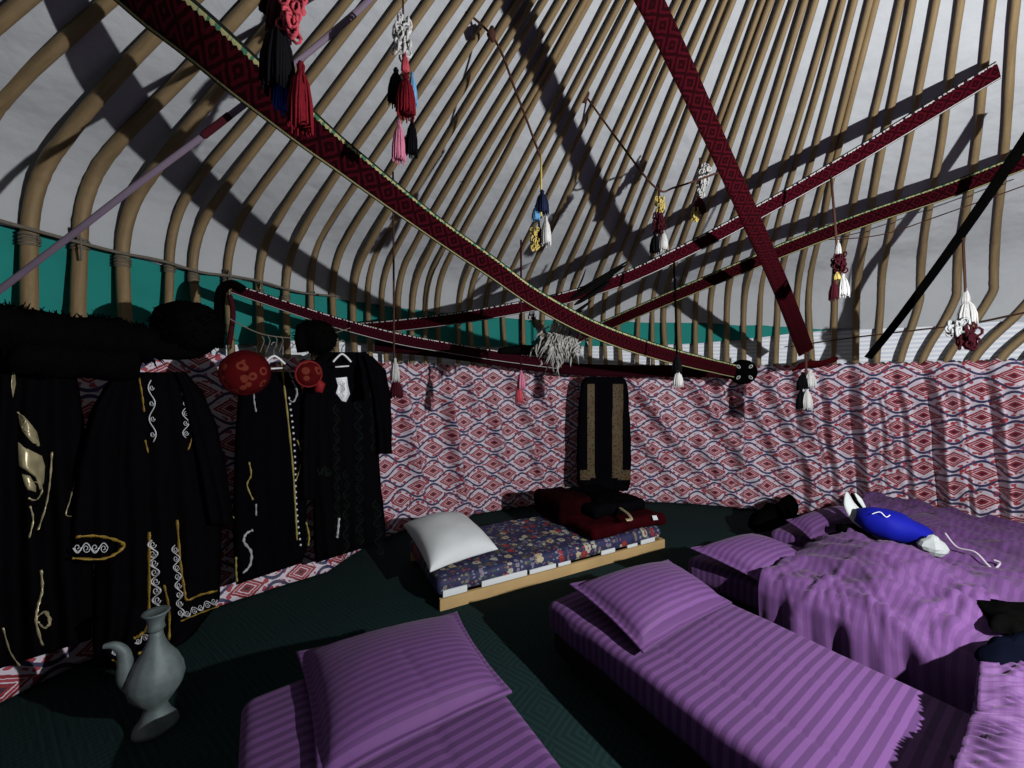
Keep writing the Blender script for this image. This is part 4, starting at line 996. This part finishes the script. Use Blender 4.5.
cord('charging_cable', [at(945, 533, 2.24), at(957, 547, 2.19), at(975, 552, 2.12), at(988, 565, 2.07), at(994, 569, 2.06), at(1000, 563, 2.06), at(994, 560, 2.06)], .005, simple('dusty_white_cord', (.30, .27, .33), .6, .3, .1, 8), 'thin white charging cable curled on the purple duvet at right', 'cable')

# ---------------------------------------------------------------- floral mattress on pine frame
P0 = floor_at(440, 612); P1 = floor_at(665, 548); P0.z = P1.z = 0
wx = (P1-P0).normalized(); wy = Vector((-wx.y, wx.x, 0)); LB = (P1-P0).length; WB = .78
pf = empty('pine_platform', P0+wx*LB/2+wy*WB/2, 'low pine frame under the floral mattress', 'platform')
mb = MB(); mb.add(*rbox(P0, wx, wy, (LB, .025, 0, .075), .004, 30)); mb.build('front_board', PINE, pf, False)
mb = MB(); mb.add(*rbox(P0+wy*(WB-.025), wx, wy, (LB, .025, 0, .075), .004, 30)); mb.build('back_board', PINE, pf, False)
mb = MB(); mb.add(*rbox(P0+wx*.12+wy*.026, wx, wy, (.025, WB-.052, 0, .075), .004, 30)); mb.build('end_board', PINE, pf, False)
mb = MB(); mb.add(*rbox(P0+wx*(LB-.025)+wy*.026, wx, wy, (.025, WB-.052, 0, .075), .004, 30)); mb.build('end_board', PINE, pf, False)
def fd(p, hx, hy, hz):
    return Vector((0, 0, (.014*nz(p.x*3, p.y*3, 2)+.006*nz(p.x*9, p.y*9, 2)-.006*math.exp(-((p.x+.05)/.01)**2)) if p.z > 0 else 0))
fm = empty('floral_mattress', P0+wx*LB/2+wy*WB/2+Vector((0, 0, .08)), 'thin mattress covered in navy floral cloth with red and cream flowers', 'mattress')
mb = MB(); mb.add(*rbox(P0-wx*.015+wy*.012, wx, wy, (LB-.005, WB-.03, .078, .185), .04, 90, fd)); mb.build('floral_cover', FLORAL, fm)
mb = MB()
for a, b_, h in ((.02, .18, .030), (.28, .62, .026), (.64, .86, .018), (.88, .99, .012), (1.28, 1.42, .02), (1.55, 1.66, .012), (1.70, 1.86, .022)):
    mb.add(*rbox(P0+wx*a+wy*.002, wx, wy, (b_-a, .012, .079, .079+h+.012), .003, 6))
mb.parts('white_underside_cloth', WHITE, fm, False)
ws = [unp(403, 525, .30), unp(462, 514, .30), unp(498, 549, .215), unp(430, 572, .215)]
pillow('plain white pillow on the left end of the floral mattress', ws, .12, WHITE, .004, 9, .5)
# folded dark red velvet clothes on the right end
def fold_pile(name, label, a0, a1, b0, b1, z0, h, mat, seed, parent=None, tilt=0):
    o = P0+wx*a0+wy*b0
    def d(p, hx, hy, hz): return Vector((.02*nz(p.y*5, p.z*9, seed), .02*nz(p.x*5, p.z*9, seed+1), .022*nz(p.x*4, p.y*4, seed+2)+.01*nz(p.x*13, p.y*13, seed)+tilt*p.x))
    mb = MB(); mb.add(*rbox(o, wx, wy, (a1-a0, b1-b0, z0, z0+h), min(h*.45, .05), 44, d)); ob = mb.build(name, mat, parent)
    if label: tag(ob, label, 'folded clothes')
    return ob
DKRED = simple('blackish_red_velvet', (.008, .0008, .0012), .95, .02, .8, 6)
f1_ = fold_pile('folded_robe', 'folded dark red velvet robe, lowest of the pile on the floral mattress', 1.20, LB+.04, .0, WB-.02, .19, .095, REDV, 1)
f2_ = fold_pile('folded_coat', 'folded black embroidered coat on top of the dark red robe', 1.36, LB-.02, .17, WB+.04, .275, .10, VELVET, 4)
f3_ = fold_pile('folded_shawl', 'dark folded shawl at the back of the clothes pile, left of the black coat', 1.16, 1.50, .36, WB+.06, .19, .22, DKRED, 8)
def tagpatch(px, py, z, w_, h, label):
    c_ = unp(px, py, z); d = Vector((0, -.6, .8)); a = Vector((1, 0, 0)); b = a.cross(d).normalized()*-1
    V = [c_+a*x+b*y+d*e for e in (.0, .004) for x, y in ((-w_, -h), (w_, -h*.8), (w_*.9, h), (-w_, h*.9))]
    return V, [(3, 2, 1, 0), (4, 5, 6, 7), (0, 1, 5, 4), (1, 2, 6, 5), (2, 3, 7, 6), (3, 0, 4, 7)]
mb = MB()
for x, y, z in ((597, 533, .245), (655, 518, .285)): mb.add(*tagpatch(x, y, z, .02, .022, ''))
mb.parts('white_tag', WHITE, f1_, False)
mb = MB(); mb.add(*tube(smoothpath([unp(620, 508, .36), unp(628, 514, .36), unp(631, 519, .355), unp(626, 520, .355)]), .016, 8, True, .5)); mb.build('cream_embroidery', PALE, f2_)
mb = MB(); rn = random.Random(9)
for q in range(130):
    x = rn.uniform(560, 625); y = lerp(488, 508, (x-560)/65)+rn.uniform(-3, 3)-4; p = unp(x, y+3, .33); mb.add(*tube([p, p+Vector((rn.uniform(-.025, .025), rn.uniform(-.02, .01), rn.uniform(-.01, .01)))], [.0045, .002], 4))
mb.build('pale_fringe', Y['grey'], f2_)
